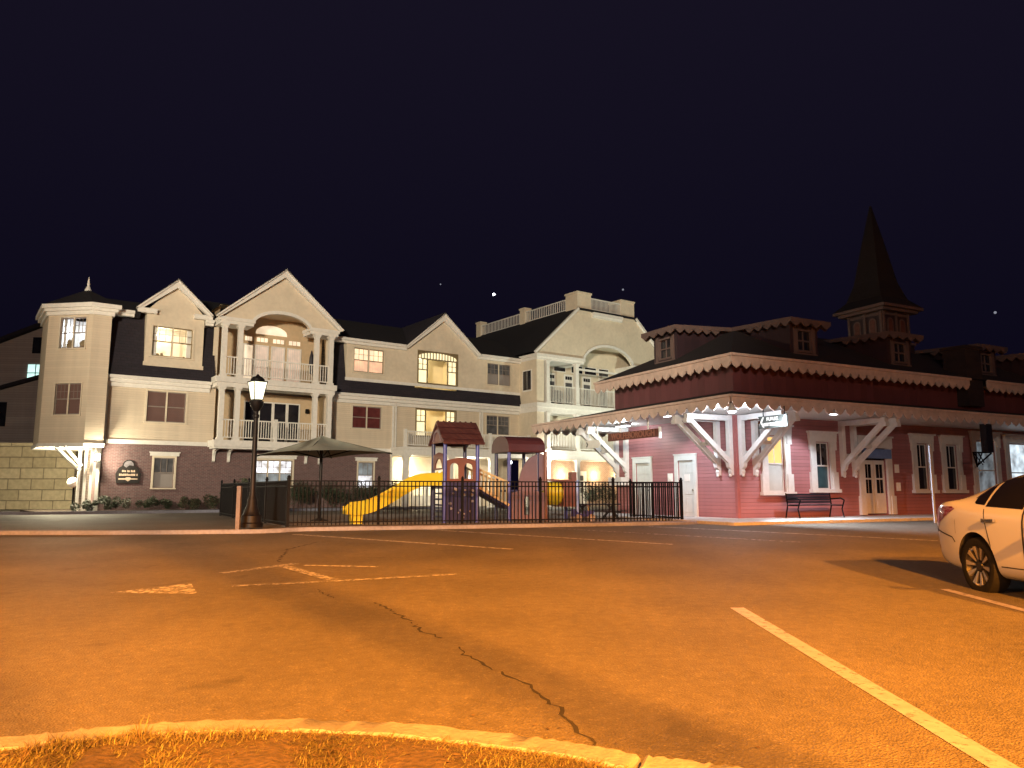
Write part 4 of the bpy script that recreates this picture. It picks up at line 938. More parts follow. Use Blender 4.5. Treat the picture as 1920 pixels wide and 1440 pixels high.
# spire tower on the ridge
tx0, tx1, ty0, ty1 = 12.1, 13.95, 3.0, 4.85; tc_ = ((tx0+tx1)/2, (ty0+ty1)/2)
b = MB(); b.box(tx0, tx1, ty0, ty1, 7.2, 9.62); b.box(tx0-.12, tx1+.12, ty0-.12, ty1+.12, 7.2, 8.12); b.build('tower', 'shaded_red', ST)
b = MB(); b.box(tx0-.3, tx1+.3, ty0-.3, ty1+.3, 9.62, 9.75); b.box(tx0-.48, tx1+.48, ty0-.48, ty1+.48, 9.75, 9.88)
b.box(tx0-.18, tx1+.18, ty0-.18, ty1+.18, 8.12, 8.22)
b.build('tower_cornice', 'shaded_trim', ST)
b = MB(); r = 1.0
lv = [(1.4, 9.88), (.95, 10.35), (.68, 11.2), (.36, 13.2), (.03, 15.1)]
vs = [(tc_[0]+sx*q, tc_[1]+sy*q, z) for q, z in lv for sx, sy in ((-1, -1), (1, -1), (1, 1), (-1, 1))]
b.add(vs, [(j*4+i, j*4+(i+1) % 4, j*4+4+(i+1) % 4, j*4+4+i) for j in range(4) for i in range(4)]); b.build('spire', 'unlit_shingle', ST)
for xf, c0, o0 in ((lambda a, o, z: (a, ty0-o, z), tc_[0], 0), (lambda a, o, z: (tx0-o, a, z), tc_[1], 0)):
    for s in (-.42, .42):
        b = MB(xf); n = 8; a = c0+s
        b.prism([(a-.2, 8.4)]+[(a+.2, 8.4)]+[(a+.2*math.cos(PI*i/n), 9.15+.2*math.sin(PI*i/n)) for i in range(n+1)], 'y', .003, .04); b.build('arched_louvre', 'shaded_trim', ST)
        b = MB(xf); b.prism([(a-.13, 8.46)]+[(a+.13, 8.46)]+[(a+.13*math.cos(PI*i/n), 9.15+.13*math.sin(PI*i/n)) for i in range(n+1)], 'y', .04, .05); b.build('louvre_panel', 'sign_brown', ST)
    b = MB(xf)
    for a in (c0-.86, c0, c0+.86): b.box(a-.06, a+.06, .003, .06, 8.22, 9.62)
    b.box(c0-.78, c0-.08, .003, .05, 9.45, 9.56); b.box(c0+.08, c0+.78, .003, .05, 9.45, 9.56); b.build('tower_trim', 'shaded_trim', ST)
# lights fixed to the station
b = MB(); b.box(-2.02, -1.86, -2.02, -1.86, 3.98, 4.08); b.lathe([(.05, 4.0), (.12, 3.95), (.14, 3.84)], 10, (-1.94, -1.94)); b.lathe([(.12, 3.838), (.1, 3.80), (.02, 3.79)], 10, (-1.94, -1.94), 1); b.build('corner_floodlight', ['station_white', 'lamp_cool'], ST)
b = MB(fL); b.box(4.6, 5.4, 1.0, 1.22, 3.93, 4.02); b.box(4.64, 5.36, 1.03, 1.19, 3.90, 3.928, 1); b.build('soffit_light', ['station_white', 'lamp_cool'], ST)

for xf, a in ((fR, 2.6), (fL, 1.25)):  # made-up fixtures added to house the extra soffit floods
    b = MB(xf); b.box(a-.16, a+.16, 1.82, 2.0, 3.96, 4.04); b.box(a-.13, a+.13, 1.85, 1.97, 3.945, 3.958, 1); b.build('soffit_light', ['station_white', 'lamp_cool'], ST)

# signs hung from the station
sm = ST.matrix_basis
hs = thing('hanging_sign', 'long brown wooden name sign hanging on two white rods under the side awning', 'sign', sm @ Vector((-1.6, 3.7, 3.47)), math.radians(27.36))
b = MB(); b.box(-.03, .03, -1.6, 1.6, -.15, .15); b.build('board', 'sign_brown', hs)
b = MB(); b.box(-.04, .04, -1.66, -1.6, -.2, .2); b.build('end_cap', 'sign_white', hs)
for y in (-.95, .8):
    b = MB(); b.box(-.02, .02, y-.025, y+.025, .15, .6); b.build('rod', 'sign_white', hs)
TL = Matrix(((0, 0, -1, 0), (-1, 0, 0, 0), (0, 1, 0, 0), (0, 0, 0, 1)))
text('WOLFEBOROUGH', .33, 'sign_letter', hs, 'lettering', Matrix.Translation((-.034, 0, 0)) @ TL, bold=.008)
rs = thing('restroom_sign', 'grey green hanging sign reading PUBLIC RESTROOMS between white chevrons', 'sign', sm @ Vector((-.02, -1.74, 3.62)), math.radians(27.36))
b = MB(); b.prism([(.62, -.2), (.5, 0), (.62, .2), (-.62, .2), (-.62, -.2)], 'x', -.02, .02); b.build('board', 'sign_green', rs)
b = MB()
for y in (.52, -.42):
    b.prism([(y, 0), (y-.11, .17), (y-.17, .17), (y-.075, 0), (y-.17, -.17), (y-.11, -.17)], 'x', -.028, -.02)
b.build('chevron', 'sign_white', rs)
text('PUBLIC', .15, 'sign_white', rs, 'lettering', Matrix.Translation((-.026, 0, .085)) @ TL, bold=.006)
text('RESTROOMS', .135, 'sign_white', rs, 'lettering', Matrix.Translation((-.026, 0, -.085)) @ TL, bold=.006)
b = MB()
for y in (-.5, .4): b.box(-.012, .012, y-.015, y+.015, .2, .46)
b.build('hanger', 'black_iron', rs)
ars = thing('arrow_sign', 'small white arrow shaped sign pointing right under the far end of the side awning', 'sign', sm @ Vector((-1.6, 6.4, 3.27)), math.radians(27.36))
b = MB(); b.prism([(.55, -.16), (.55, .16), (-.42, .16), (-.58, 0), (-.42, -.16)], 'x', -.02, .02); b.build('board', 'sign_white', ars)
b = MB(); b.prism([(.5, .1), (.42, .1), (.34, 0), (.42, -.1), (.5, -.1), (.42, 0)], 'x', -.026, -.02); b.build('chevron', 'sign_green', ars)
b = MB(); b.box(-.012, .012, -.32, -.29, .16, .74); b.box(-.012, .012, .35, .38, .16, .74); b.build('hanger', 'sign_white', ars)
db = thing('hanging_box', 'dark narrow signal box on a black lattice bracket in front of the station', 'signal', sm @ Vector((11.35, -1.75, 3.4)), math.radians(27.36))
b = MB(); b.box(-.2, .2, -.12, .12, -.52, .58); b.box(-.24, -.2, -.05, .05, -.3, 0); b.build('box', 'bench_dark', db)
b = MB()
b.path([(.22, 0, -.52), (-.95, 0, -.55)], .03); b.path([(.22, 0, -.55), (-.75, 0, -1.05)], .03); b.path([(-.35, 0, -.52), (-.75, 0, -1.1)], .025); b.path([(-.62, 0, -.52), (-.3, 0, -.92)], .025); b.path([(-.75, 0, -1.1), (-.75, 0, -.52)], .025)
b.path([(-.95, 0, -.52), (-.75, 0, -1.1)], .025); b.path([(-.95, -.02, -.55), (-.35, .02, -1.0)], .02); b.build('lattice_bracket', 'black_iron', db)
# bench
bn = thing('bench', 'dark slatted bench with curled arms against the red station wall', 'bench', sm @ Vector((2.95, -.62, Z0)), math.radians(27.36))
b = MB()
for i in range(4): b.box(-1.05, 1.05, -.28+.115*i, -.19+.115*i, .42, .45)
b.build('seat', 'bench_dark', bn)
b = MB()
for i in range(4): b.box(-1.05, 1.05, .2+.012*i, .225+.012*i, .5+.085*i, .57+.085*i)
b.build('backrest', 'bench_dark', bn)
for x in (-1.08, 1.08):
    b = MB(); b.path([(x, -.32, 0), (x, -.25, .3), (x, -.3, .44), (x, -.36, .6), (x, -.22, .67), (x, .2, .64)], .025); b.path([(x, .3, 0), (x, .2, .42), (x, .26, .84)], .025); b.path([(x, -.3, .42), (x, .22, .42)], .02); b.build('arm', 'black_iron', bn)

# ------------------------------------------------------------------ fence
def fence(p0, p1, bays, label, h=1.27, name='picket_fence', caps=()):
    p0 = Vector((*p0, GZ+.03)); p1 = Vector((*p1, GZ+.03)); d = p1-p0; ln = d.length
    f = thing(name, label, 'fence', p0, math.atan2(d.y, d.x), 'black picket fence round the playground')
    for i in range(bays+1):
        x = ln*i/bays; b = MB(); b.box(x-.035, x+.035, -.035, .035, 0, h+.06); b.box(x-.045, x+.045, -.045, .045, h+.06, h+.08); b.lathe([(.03, h+.08), (.04, h+.11), (.005, h+.15)], 8, (x, 0)); b.build('post', 'black_iron', f)
    for i in range(bays):
        x0 = ln*i/bays+.035; x1 = ln*(i+1)/bays-.035; b = MB()
        for z in (h-.03, h-.17, .1): b.box(x0, x1, -.016, .016, z, z+.035)
        n = int((x1-x0)/.112)
        for k in range(1, n): x = x0+(x1-x0)*k/n; b.box(x-.013, x+.013, -.013, .013, .03, h-.03)
        b.build('picket_panel', 'black_iron', f)
    return f
fence((-6.15, 21.4), (5.55, 25.45), 5, 'long front run of black metal picket fence between the playground and the parking lot')
fence((-6.2, 21.5), (-11.6, 31.0), 4, 'black metal picket fence receding from the lamp post along the left side of the playground')
fence((5.55, 25.5), (4.3, 28.2), 1, 'short black metal picket fence return by the white station door')

# ------------------------------------------------------------------ lamp post, posts
lp = thing('lamp_post', 'black cast iron lamp post with a lit four sided lantern and flared base', 'street lamp', (-6.93, 20.75, .44))
b = MB(); b.lathe([(.30, 0), (.30, .1), (.27, .13), (.26, .3), (.22, .34), (.20, .42), (.145, .55), (.125, .72), (.10, .78), (.085, .86), (.075, .95), (.06, 2.9), (.085, 2.93), (.085, 2.99), (.06, 3.02), (.06, 3.1)], 16); b.build('post', 'lamp_iron', lp, smooth=True)
b = MB(); b.lathe([(.06, 3.08), (.11, 3.14), (.17, 3.26), (.19, 3.36), (.15, 3.38), (.15, 3.41)], 16); b.build('lantern_cup', 'lamp_iron', lp, smooth=True)
def frust(b, w0, z0, w1, z1, m=0):
    vs = [(sx*w, sy*w, z) for w, z in ((w0, z0), (w1, z1)) for sx, sy in ((-1, -1), (1, -1), (1, 1), (-1, 1))]
    b.add(vs, [(0, 1, 2, 3), (4, 5, 6, 7)]+[(i, (i+1) % 4, (i+1) % 4+4, i+4) for i in range(4)], m)
b = MB(); frust(b, .115, 3.42, .185, 3.88); g = b.build('lantern_glass', 'lamp_glass', lp); g.rotation_euler.z = .75
b = MB()
for i in range(4):
    sx, sy = ((-1, -1), (1, -1), (1, 1), (-1, 1))[i]; b.tube((sx*.118, sy*.118, 3.4), (sx*.19, sy*.19, 3.9), .013, 6)
frust(b, .205, 3.88, .20, 3.91); b.lathe([(.195, 3.91), (.175, 3.98), (.115, 4.03), (.05, 4.06), (.03, 4.1), (.01, 4.11)], 16)
g = b.build('lantern_frame', 'lamp_iron', lp); g.rotation_euler.z = .75
b = MB(); b.box(-.05, .05, -.05, .05, -.1, 1.16); tag(b.build('wooden_post', 'wood_post'), 'short square wooden post at the kerb just left of the lamp post', 'post'); bpy.data.objects['wooden_post'].location = (-7.02, 20.0, .36)
b = MB(); b.box(-.035, .035, -.02, .02, -.1, 2.45); b.box(-.04, .04, -.025, .025, 1.9, 2.45); o = tag(b.build('sign_post', 'post_grey'), 'thin white post at the sidewalk edge behind the parked car', 'post'); o.location = (13.5, 24.9, .38); o.rotation_euler.z = .3

# ------------------------------------------------------------------ shade canopy
sc_ = thing('shade_canopy', 'olive fabric shade canopy on a single pole above the playground', 'canopy', (-6.4, 25.9, GZ), math.radians(38))
b = MB(); hx, hy = 1.45, 2.3; n = 10; vs = []
for j in range(n+1):
    u = j/n
    for k in range(4*n):
        s = k//n; w = (k % n)/n; c = [(-hx, -hy), (hx, -hy), (hx, hy), (-hx, hy)]
        x = c[s][0]*(1-w)+c[(s+1) % 4][0]*w; y = c[s][1]*(1-w)+c[(s+1) % 4][1]*w
        sag = .16*math.sin(PI*w)*u*u
        vs.append((x*u, y*u, 2.86-.64*u**.88+sag*.3*(1)-.10*math.sin(PI*u)*math.sin(PI*w)))
m4 = 4*n
b.add(vs, [(j*m4+k, j*m4+(k+1) % m4, (j+1)*m4+(k+1) % m4, (j+1)*m4+k) for j in range(n) for k in range(m4)]); b.build('canopy', 'canvas', sc_, smooth=True, fix=False)
b = MB(); b.tube((0, 0, 0), (0, 0, 2.82), .055, 10); b.lathe([(.3, 0), (.3, .05), (.06, .12)], 12); b.build('pole', 'lamp_iron', sc_)
for sx, sy in ((-1, -1), (1, -1), (1, 1), (-1, 1)):
    b = MB(); b.tube((0, 0, 2.1), (sx*hx*.55, sy*hy*.55, 2.42), .022, 6); b.tube((0, 0, 2.8), (sx*hx*.98, sy*hy*.98, 2.2), .022, 6); b.build('rib', 'lamp_iron', sc_)

# ------------------------------------------------------------------ playground
PG = thing('playground_structure', 'plastic climbing structure with yellow slide, two maroon roofs, blue posts and tunnel', 'playground', (-2.1, 24.2, GZ+.03), math.radians(25))
def post(x, y, z, m='navy_plastic'):
    b = MB(); b.tube((x, y, 0), (x, y, z), .062, 12); b.build('post', m, PG, smooth=True)
for x, y, m in ((0, 0, 'blue_plastic'), (1.1, 0, 'blue_plastic'), (0, 1.1, 'navy_plastic'), (1.1, 1.1, 'navy_plastic')): post(x, y, 2.62, m)
b = MB(); b.box(0, 1.1, 0, 1.1, 1.18, 1.25); b.build('deck', 'navy_plastic', PG)
b = MB(); b.prism([(-.2, 2.5), (.55, 3.2), (1.3, 2.5), (1.28, 2.44), (.55, 3.1), (-.18, 2.44)], 'x', -.12, 1.27)
for i in range(7): x = -.05+.19*i; b.ball((x, .55, 3.19), .045, 6)
b.build('gable_roof', 'maroon_tile', PG)
b = MB(); n = 10; arc = [(.55+.3*math.cos(PI*i/n), 2.56+.28*math.sin(PI*i/n)) for i in range(n+1)]
for x in (-.06, 1.14):
    b.prism([(-.08, 2.5), (.55, 3.08), (1.18, 2.5)], 'x', x, x+.06)
b.build('gable_panel', 'brown_plastic', PG)
b = MB(); arc2 = [(.55+.38*math.cos(PI*i/n), 2.56+.37*math.sin(PI*i/n)) for i in range(n+1)]; b.prism(arc+arc2[::-1], 'x', -.1, -.06); b.build('arch_trim', 'pink_panel', PG)
def arch_panel(ax, c0, c1, pos, z0, z1, holes, m, name, th=.05):
    """upright plastic panel with round-topped openings"""
    b = MB(); n = 6; xs = [c0]
    for h in holes: xs += [h[0], h[1]]
    xs.append(c1); mid = (c0+c1)/2; top = lambda q: z1+.10*(1-((q-mid)/(c1-c0)*2)**2)
    for i in range(0, len(xs), 2): b.prism([(xs[i], z0), (xs[i+1], z0), (xs[i+1], top(xs[i+1])), (xs[i], top(xs[i]))], ax, pos-th/2, pos+th/2)
    for h in holes:
        c = (h[0]+h[1])/2; r = (h[1]-h[0])/2
        b.prism([(h[0], z0), (h[1], z0), (h[1], h[2]), (h[0], h[2])], ax, pos-th/2, pos+th/2)
        arc = [(c+r*math.cos(PI*k/n), h[3]-r+r*math.sin(PI*k/n)) for k in range(n+1)]
        b.prism(arc+[(h[0], top(h[0])), (c, top(c)), (h[1], top(h[1]))], ax, pos-th/2, pos+th/2)
    return b.build(name, m, PG)
arch_panel('y', .06, 1.04, 0, 1.25, 1.92, [(.16, .46, 1.36, 1.86), (.64, .94, 1.36, 1.86)], 'brown_plastic', 'window_panel')
arch_panel('x', .06, 1.04, 0, 1.65, 2.1, [(.2, .9, 1.7, 2.02)], 'brown_plastic', 'window_panel')
b = MB(); b.box(.06, 1.04, -.03, .03, .04, 1.18); b.build('climbing_panel', 'navy_plastic', PG)
b = MB(); rr = random.Random(5)
for k in range(16): x, z = rr.uniform(.15, .95), rr.uniform(.15, 1.1); b.ball((x, -.05, z), rr.uniform(.03, .055), 5)
b.build('climbing_hold', 'hold', PG)
b = MB(); b.box(-.03, .03, .1, .16, 0, 1.2); b.box(-.03, .03, .94, 1.0, 0, 1.2)
for i in range(6): b.box(-.03, .03, .16, .94, .15+.18*i, .21+.18*i)
b.build('ladder', 'navy_plastic', PG)
# slide
prof = [(.64, .27), (.54, .27), (.50, .06), (.0, .0), (-.0, .0), (-.50, .06), (-.54, .27), (-.64, .27), (-.62, -.12), (.62, -.12)]
prof = [(x*.45, z) for x, z in prof]
path = smooth_line([(0, 1.27), (-.5, 1.26), (-.95, 1.12), (-1.5, .80), (-2.1, .50), (-2.5, .40), (-2.98, .36)], 4); vs = []
for i, (x, z) in enumerate(path):
    for y, q in prof: vs.append((x, .55+y, z+q*(1 if i < len(path)-2 else .6)))
K = len(prof); b = MB(); b.add(vs, [(i*K+j, i*K+(j+1) % K, (i+1)*K+(j+1) % K, (i+1)*K+j) for i in range(len(path)-1) for j in range(K)]+[tuple(range(K)), tuple(range((len(path)-1)*K, len(path)*K))]); b.build('slide', 'yellow_plastic', PG, smooth=True)
b = MB(); b.prism([(-2.78, 0), (-2.48, 0), (-2.46, .36), (-2.84, .34)], 'y', .38, .72); b.build('slide_foot', 'yellow_plastic', PG)
b = MB(); b.prism([(-.06, 1.3), (.06, 1.3), (.06, 1.62), (-.1, 1.5)], 'y', .24, .3); b.prism([(-.06, 1.3), (.06, 1.3), (.06, 1.62), (-.1, 1.5)], 'y', .8, .86); b.build('slide_guard', 'yellow_plastic', PG)
# ramp with rails between the towers
b = MB(); b.bar((1.12, .75, 1.12), (2.45, .85, .42), .7, .07, (0, 1, 0)); b.build('ramp', 'navy_plastic', PG)
for y in (.42, 1.12):
    b = MB(); b.bar((1.14, y, 1.2), (2.4, y, .52), .06, .08, (0, 1, 0)); b.bar((1.14, y, 1.75), (2.4, y, 1.25), .05, .06, (0, 1, 0))
    for i in range(9): u = (i+.5)/9; b.box(1.14+1.26*u-.02, 1.14+1.26*u+.02, y-.02, y+.02, 1.2-.68*u, 1.75-.5*u)
    b.build('ramp_rail', 'tan_plastic', PG)
# second tower
X2, Y2 = 2.42, .45
for x, y, m in ((0, 0, 'blue_plastic'), (1.05, 0, 'navy_plastic'), (0, 1.05, 'navy_plastic'), (1.05, 1.05, 'navy_plastic')): post(X2+x, Y2+y, 2.42, m)
b = MB(); n = 10; top = [(Y2+.52-.72*math.cos(PI*i/n), 2.32+.5*math.sin(PI*i/n)**.75) for i in range(n+1)]; b.prism(top+[(Y2+1.22, 2.26), (Y2-.18, 2.26)], 'x', X2-.1, X2+1.25); b.build('curved_roof', 'maroon_plastic', PG)
b = MB(); b.box(X2, X2+1.05, Y2, Y2+1.05, .95, 1.02); b.build('deck', 'navy_plastic', PG)
b = MB(); n = 10; b.prism([(X2+.32, 1.0), (X2+1.3, 1.0), (X2+1.3, 2.2), (X2+1.1, 2.25)]+[(X2+1.1-.78*math.sin(PI/2*i/n), 1.0+1.2*math.cos(PI/2*i/n)) for i in range(1, n)], 'y', Y2-.05, Y2); b.build('curved_panel', 'pink_panel', PG)
arch_panel('y', X2+.06, X2+1.3, Y2-.08, .04, .92, [(X2+.5, X2+.72, .2, .8)], 'pink_panel', 'lower_panel')
post(X2+1.32, Y2-.08, 2.3, 'brown_plastic')
# tunnel and end platform
b = MB(); xa, xb, r = X2+1.36, X2+2.0, .38
for k in range(5): x0 = xa+(xb-xa)*k/5; b.tube((x0, Y2+.3, .9), (x0+.06, Y2+.3, .9), r+.03, 18); b.tube((x0+.06, Y2+.3, .9), (x0+(xb-xa)/5, Y2+.3, .9), r, 18)
b.build('tunnel', 'yellow_plastic', PG, smooth=True)
b = MB(); b.box(xb, xb+.45, Y2-.1, Y2+.72, .45, 1.32); b.box(xb+.3, xb+.5, Y2-.12, Y2+.1, 1.32, 1.62); b.bar((X2+1.35, Y2-.05, 1.35), (xb+.3, Y2-.05, 1.33), .05, .06, (0, 1, 0)); b.build('tunnel_end', 'brown_plastic', PG)
post(xb+.55, Y2-.05, 1.36, 'light_blue'); post(xb+.55, Y2+.75, 1.3, 'blue_plastic')
# toys and table behind the fence
pt = thing('picnic_table', 'low dark slatted picnic table behind the fence near the station', 'table', (2.95, 27.2, GZ+.03), .35)
b = MB(); [b.box(-.75, .75, -.36+.145*i, -.24+.145*i, .5, .54) for i in range(5)]; b.build('tabletop', 'bench_dark', pt)
for y in (-.7, .7): b = MB(); b.box(-.75, .75, y-.12, y+.12, .28, .32); b.build('seat', 'bench_dark', pt)
for x in (-.55, .55): b = MB(); b.bar((x, -.62, 0), (x, .2, .5), .06, .06, (1, 0, 0)); b.bar((x, .62, 0), (x, -.2, .5), .06, .06, (1, 0, 0)); b.box(x-.03, x+.03, -.75, .75, .23, .28); b.build('leg', 'bench_dark', pt)
tt = thing('ride_on_toy', 'small blue ride on toy with pale wheels standing under the playground tunnel', 'toy', (2.3, 25.4, GZ+.03), .4)
b = MB(); b.prism([(-.35, .16), (.3, .16), (.36, .34), (.1, .34), (.02, .24), (-.2, .26), (-.34, .4)], 'y', -.14, .14); b.build('body', 'blue_plastic', tt)
for x in (-.24, .24):
    b = MB(); b.tube((x, -.18, .12), (x, .18, .12), .12, 12); b.build('wheel', 'hold', tt)
b = MB(); b.tube((.22, -.14, .5), (.22, .14, .5), .025, 6); b.tube((.22, 0, .3), (.22, 0, .5), .02, 6); b.build('handlebar', 'chrome', tt)

# ------------------------------------------------------------------ shrubs and hedges
def foliage(name, dims, n, seed, leaf=.05, dry=.12):
    r = random.Random(seed); b = MB(); lx, ly, lz = dims; lumps = []
    for k in range(max(3, int(lx*ly*8))): lumps.append((r.uniform(-lx/2, lx/2), r.uniform(-ly/2, ly/2), r.uniform(.35, .8)*lz, r.uniform(.18, .34)*min(1.6, lz)))
    for k in range(n):
        c = r.choice(lumps); v = Vector((r.gauss(0, 1), r.gauss(0, 1), r.gauss(0, 1))).normalized()*c[3]*r.uniform(.55, 1.08)
        p = Vector(c[:3])+v
        if p.z < .03: p.z = r.uniform(.03, .3)
        a = Vector((r.gauss(0, 1), r.gauss(0, 1), r.gauss(0, .7))).normalized(); q = a.orthogonal().normalized(); s = leaf*r.uniform(.6, 1.4)
        b.add([tuple(p-a*s), tuple(p+q*s*.5), tuple(p+a*s), tuple(p-q*s*.5)], [(0, 1, 2, 3)], 1 if r.random() < dry else 0)
    o = b.build(name, ['leaf', 'leaf_dry'], fix=False)
    return o
def plant(name, dims, n, seed, loc, rz, label, cat, group=None, **kw):
    o = foliage(name, dims, n, seed, **kw); o.location = loc; o.rotation_euler.z = rz; return tag(o, label, cat, group)
aw = A.matrix_basis; ra = math.radians(36)
g1 = 'shrubs along the brick wall'
plant('shrub', (1.3, .8, .8), 1500, 1, aw @ Vector((.3, -1.0, GZ)), ra, 'low dark shrub under the plaque on the brick wall', 'shrub', g1)
plant('shrub', (1.5, .8, .75), 1500, 2, aw @ Vector((1.9, -1.0, GZ)), ra, 'low dark shrub below the small white window in the brick wall', 'shrub', g1)
plant('shrub', (1.2, .7, .7), 1300, 3, aw @ Vector((3.5, -1.1, GZ)), ra, 'low twiggy shrub right of the small white brick wall window', 'shrub', g1, dry=.5)
plant('shrub', (1.3, .7, .8), 1300, 4, aw @ Vector((4.9, -1.1, GZ)), ra, 'low twiggy shrub under the left end of the lower balcony', 'shrub', g1, dry=.4)
plant('shrub', (.9, .7, .6), 1000, 5, aw @ Vector((-1.0, -1.1, GZ)), ra, 'low dark shrub at the foot of the white bay posts', 'shrub', g1)
plant('hedge', (6.2, 1.0, 1.5), 7000, 6, aw @ Vector((11.6, -1.3, GZ)), ra, 'long dark clipped hedge along the brick wall behind the playground', 'hedge')
plant('hedge', (2.4, .9, 1.5), 2600, 7, (-10.9, 31.8, GZ), -.9, 'tall dark hedge behind the receding fence left of the playground', 'hedge')
plant('hedge', (3.6, .9, 1.55), 4000, 8, aw @ Vector((28.6, -4.0, GZ)), ra, 'dark hedge beside the station end in front of the lit porch', 'hedge')
# kerb in front of the apartment building
kerb([(-23.5, 33.3), (-20.9, 33.15), (-19.8, 33.5), (-18.5, 34.1), (-16, 35.4), (-13.3, 37.2), (-9, 40.3), (-4, 44)], .18, .13, 'kerb', n=4)
b = MB(); b.prism([(-20.5, 33.9), (-18.4, 34.4), (-13.3, 37.5), (-4, 44.2), (-5, 48), (-24, 38)], 'z', GZ-.05, GZ+.09); struct(b.build('planting_bed', 'soil'))

# ------------------------------------------------------------------ left background
rw = tag(MB().box(-11, 3.2, -.35, .35, 0, 3.65).box(-11, 3.25, -.4, .4, 3.65, 3.8).build('retaining_wall', 'blocks'), 'tall retaining wall of big tan concrete blocks left of the apartment building', 'wall')
rw.location = (-26.5, 43.5, .25); rw.rotation_euler.z = .06
dm = thing('dish', 'round white dish on a short arm in front of the block wall', 'dish', (-21.3, 37.6, 0))
b = MB(); b.ball((0, 0, 1.8), .25, 12); b.build('disc', 'sign_white', dm, smooth=True)
b = MB(); b.tube((0, .1, 1.6), (0, .1, .3), .04, 8); b.build('arm', 'black_iron', dm)
HO = thing('house', 'dim grey house up the slope at the far left with one bright window', 'house', (-40, 60, 0), .1)
b = MB(); b.prism([(-9, 2), (5.5, 2), (5.5, 14.2), (2.5, 14.3), (-9, 9.2)], 'y', 0, 9); b.build('wall', 'grey_house', HO)
b = MB(); b.prism([(-9.4, 9.1), (2.45, 14.35), (5.9, 14.3), (5.9, 14.55), (2.4, 14.65), (-9.4, 9.4)], 'y', -.4, 9); b.build('roof', 'dark_shingle', HO)
b = MB(); b.prism([(-1.2, 2), (4.5, 2), (4.5, 9.7), (-1.2, 7.9)], 'y', -3.5, 0); b.build('wall', 'grey_house', HO)
b = MB(); b.prism([(-1.5, 7.85), (4.5, 9.75), (4.5, 10.0), (-1.5, 8.1)], 'y', -3.8, 0); b.build('roof', 'dark_shingle', HO)
for x0, x1, z0, z1, y, m in ((1.7, 2.9, 9.95, 11.3, -.02, 'blue_white'), (1.9, 3.0, 12.2, 13.5, -.02, 'pane_dark'), (.7, 2.2, 6.1, 7.9, -3.52, 'pane_dark')):
    b = MB(); b.box(x0, x1, y-.05, y, z0, z1); b.box(x0+.56*(x1-x0)/1.2, x0+.62*(x1-x0)/1.2, y-.08, y-.05, z0, z1, 1); b.box(x0, x1, y-.08, y-.05, (z0+z1)/2-.03, (z0+z1)/2+.03, 1)
    b.build('window', [m, 'pane_dark'], HO)
tr = tag(MB().prism([(-60, 44), (-22.5, 44), (-20, 52), (-22, 90), (-90, 90)], 'z', .2, 4.0).build('hillside', 'soil'), 'x', 'x'); 
del tr['label']; del tr['category']; struct(tr)
# one star and three faint glowing dots
def star(loc, r, m, label):
    b = MB(); b.ball((0, 0, 0), r, 8); o = tag(b.build('star', m), label, 'star', 'stars in the night sky'); o.location = loc
star((-21.1, 870.9, 227.3), 1.5, 'star', 'brightest star in the night sky above the long dark roof')
star((127.6, 861.0, 230.4), 1.1, 'faint_dot', 'faint glowing dot just above the roof railing of the right wing')
star((477.3, 742.8, 175.7), 1.3, 'faint_dot', 'faint glowing dot at the right above the station roof beside the spire')
star((-82.6, 864.5, 237.7), .8, 'faint_dot', 'faintest glowing dot above the central white gable')
P_SOD = 196000
P_WARM = 20000
P_LEFT = 3200
P_CORNER = 480
P_SOFFIT = 110
P_BAY = 500
P_PORCH = 260
P_WING = 110
P_FLOOD = 380
P_GLOW = 300
P_UP = 3500
P_DOWN = 5000
P_BAY2 = 1300
SBL = 0.25
P_FAC = 155000
# ------------------------------------------------------------------ parked car
CAR = thing('parked_car', 'white sedan with dark glass and ten spoke wheels parked at the right edge', 'car', (6.73, 8.38, gz(8.38)), -PI/2)
K_ = 1.05; CAR.scale = (K_, K_, K_); CAR.rotation_euler = (0, -.0175, -PI/2)
# stations along the length: x, bottom, half width, belt height, top height, half width of the roof
ST_ = [(2.44, .34, .50, .60, .66, .30), (2.36, .24, .70, .64, .72, .45), (2.15, .20, .84, .70, .80, .55), (1.80, .18, .90, .78, .88, .62), (1.40, .17, .915, .85, .95, .66),
       (1.00, .17, .92, .90, 1.03, .68), (.62, .17, .92, .93, 1.20, .66), (.20, .17, .92, .945, 1.385, .60), (-.25, .17, .92, .96, 1.465, .575), (-.75, .17, .92, .98, 1.465, .565),
       (-1.15, .17, .92, 1.00, 1.41, .565), (-1.50, .18, .915, 1.03, 1.295, .58), (-1.80, .20, .905, 1.06, 1.165, .62), (-2.05, .22, .885, 1.075, 1.12, .68), (-2.26, .25, .83, 1.04, 1.10, .66), (-2.38, .30, .75, .95, 1.05, .58), (-2.43, .40, .64, .86, .96, .45)]
vs = []
for x, zb, w, bl, zt, wr in ST_:
    half = [(0, zb), (w*.62, zb), (w*.93, zb+.05), (w*.985, zb+.20), (w, zb+.40*(bl-zb)+.1), (w*.995, bl-.10), (w*.965, bl), ((w*.94+wr)/2+.02, (bl+zt)/2+.01), (wr+.02, zt-.045), (wr*.55, zt-.004), (0, zt)]
    ring_ = [(x, -y, z) for y, z in half]+[(x, y, z) for y, z in half[-2:0:-1]]
    vs += ring_
n = 20; b = MB(); ns = len(ST_)
b.add(vs, [(i*n+j, i*n+(j+1) % n, (i+1)*n+(j+1) % n, (i+1)*n+j) for i in range(ns-1) for j in range(n)]+[tuple(range(n)), tuple(range((ns-1)*n, ns*n))])
body = b.build('body', ['car_paint', 'well'], CAR, smooth=True)
def apply_mods(o):
    me = bpy.data.meshes.new_from_object(o.evaluated_get(bpy.context.evaluated_depsgraph_get())); o.modifiers.clear(); o.data = me
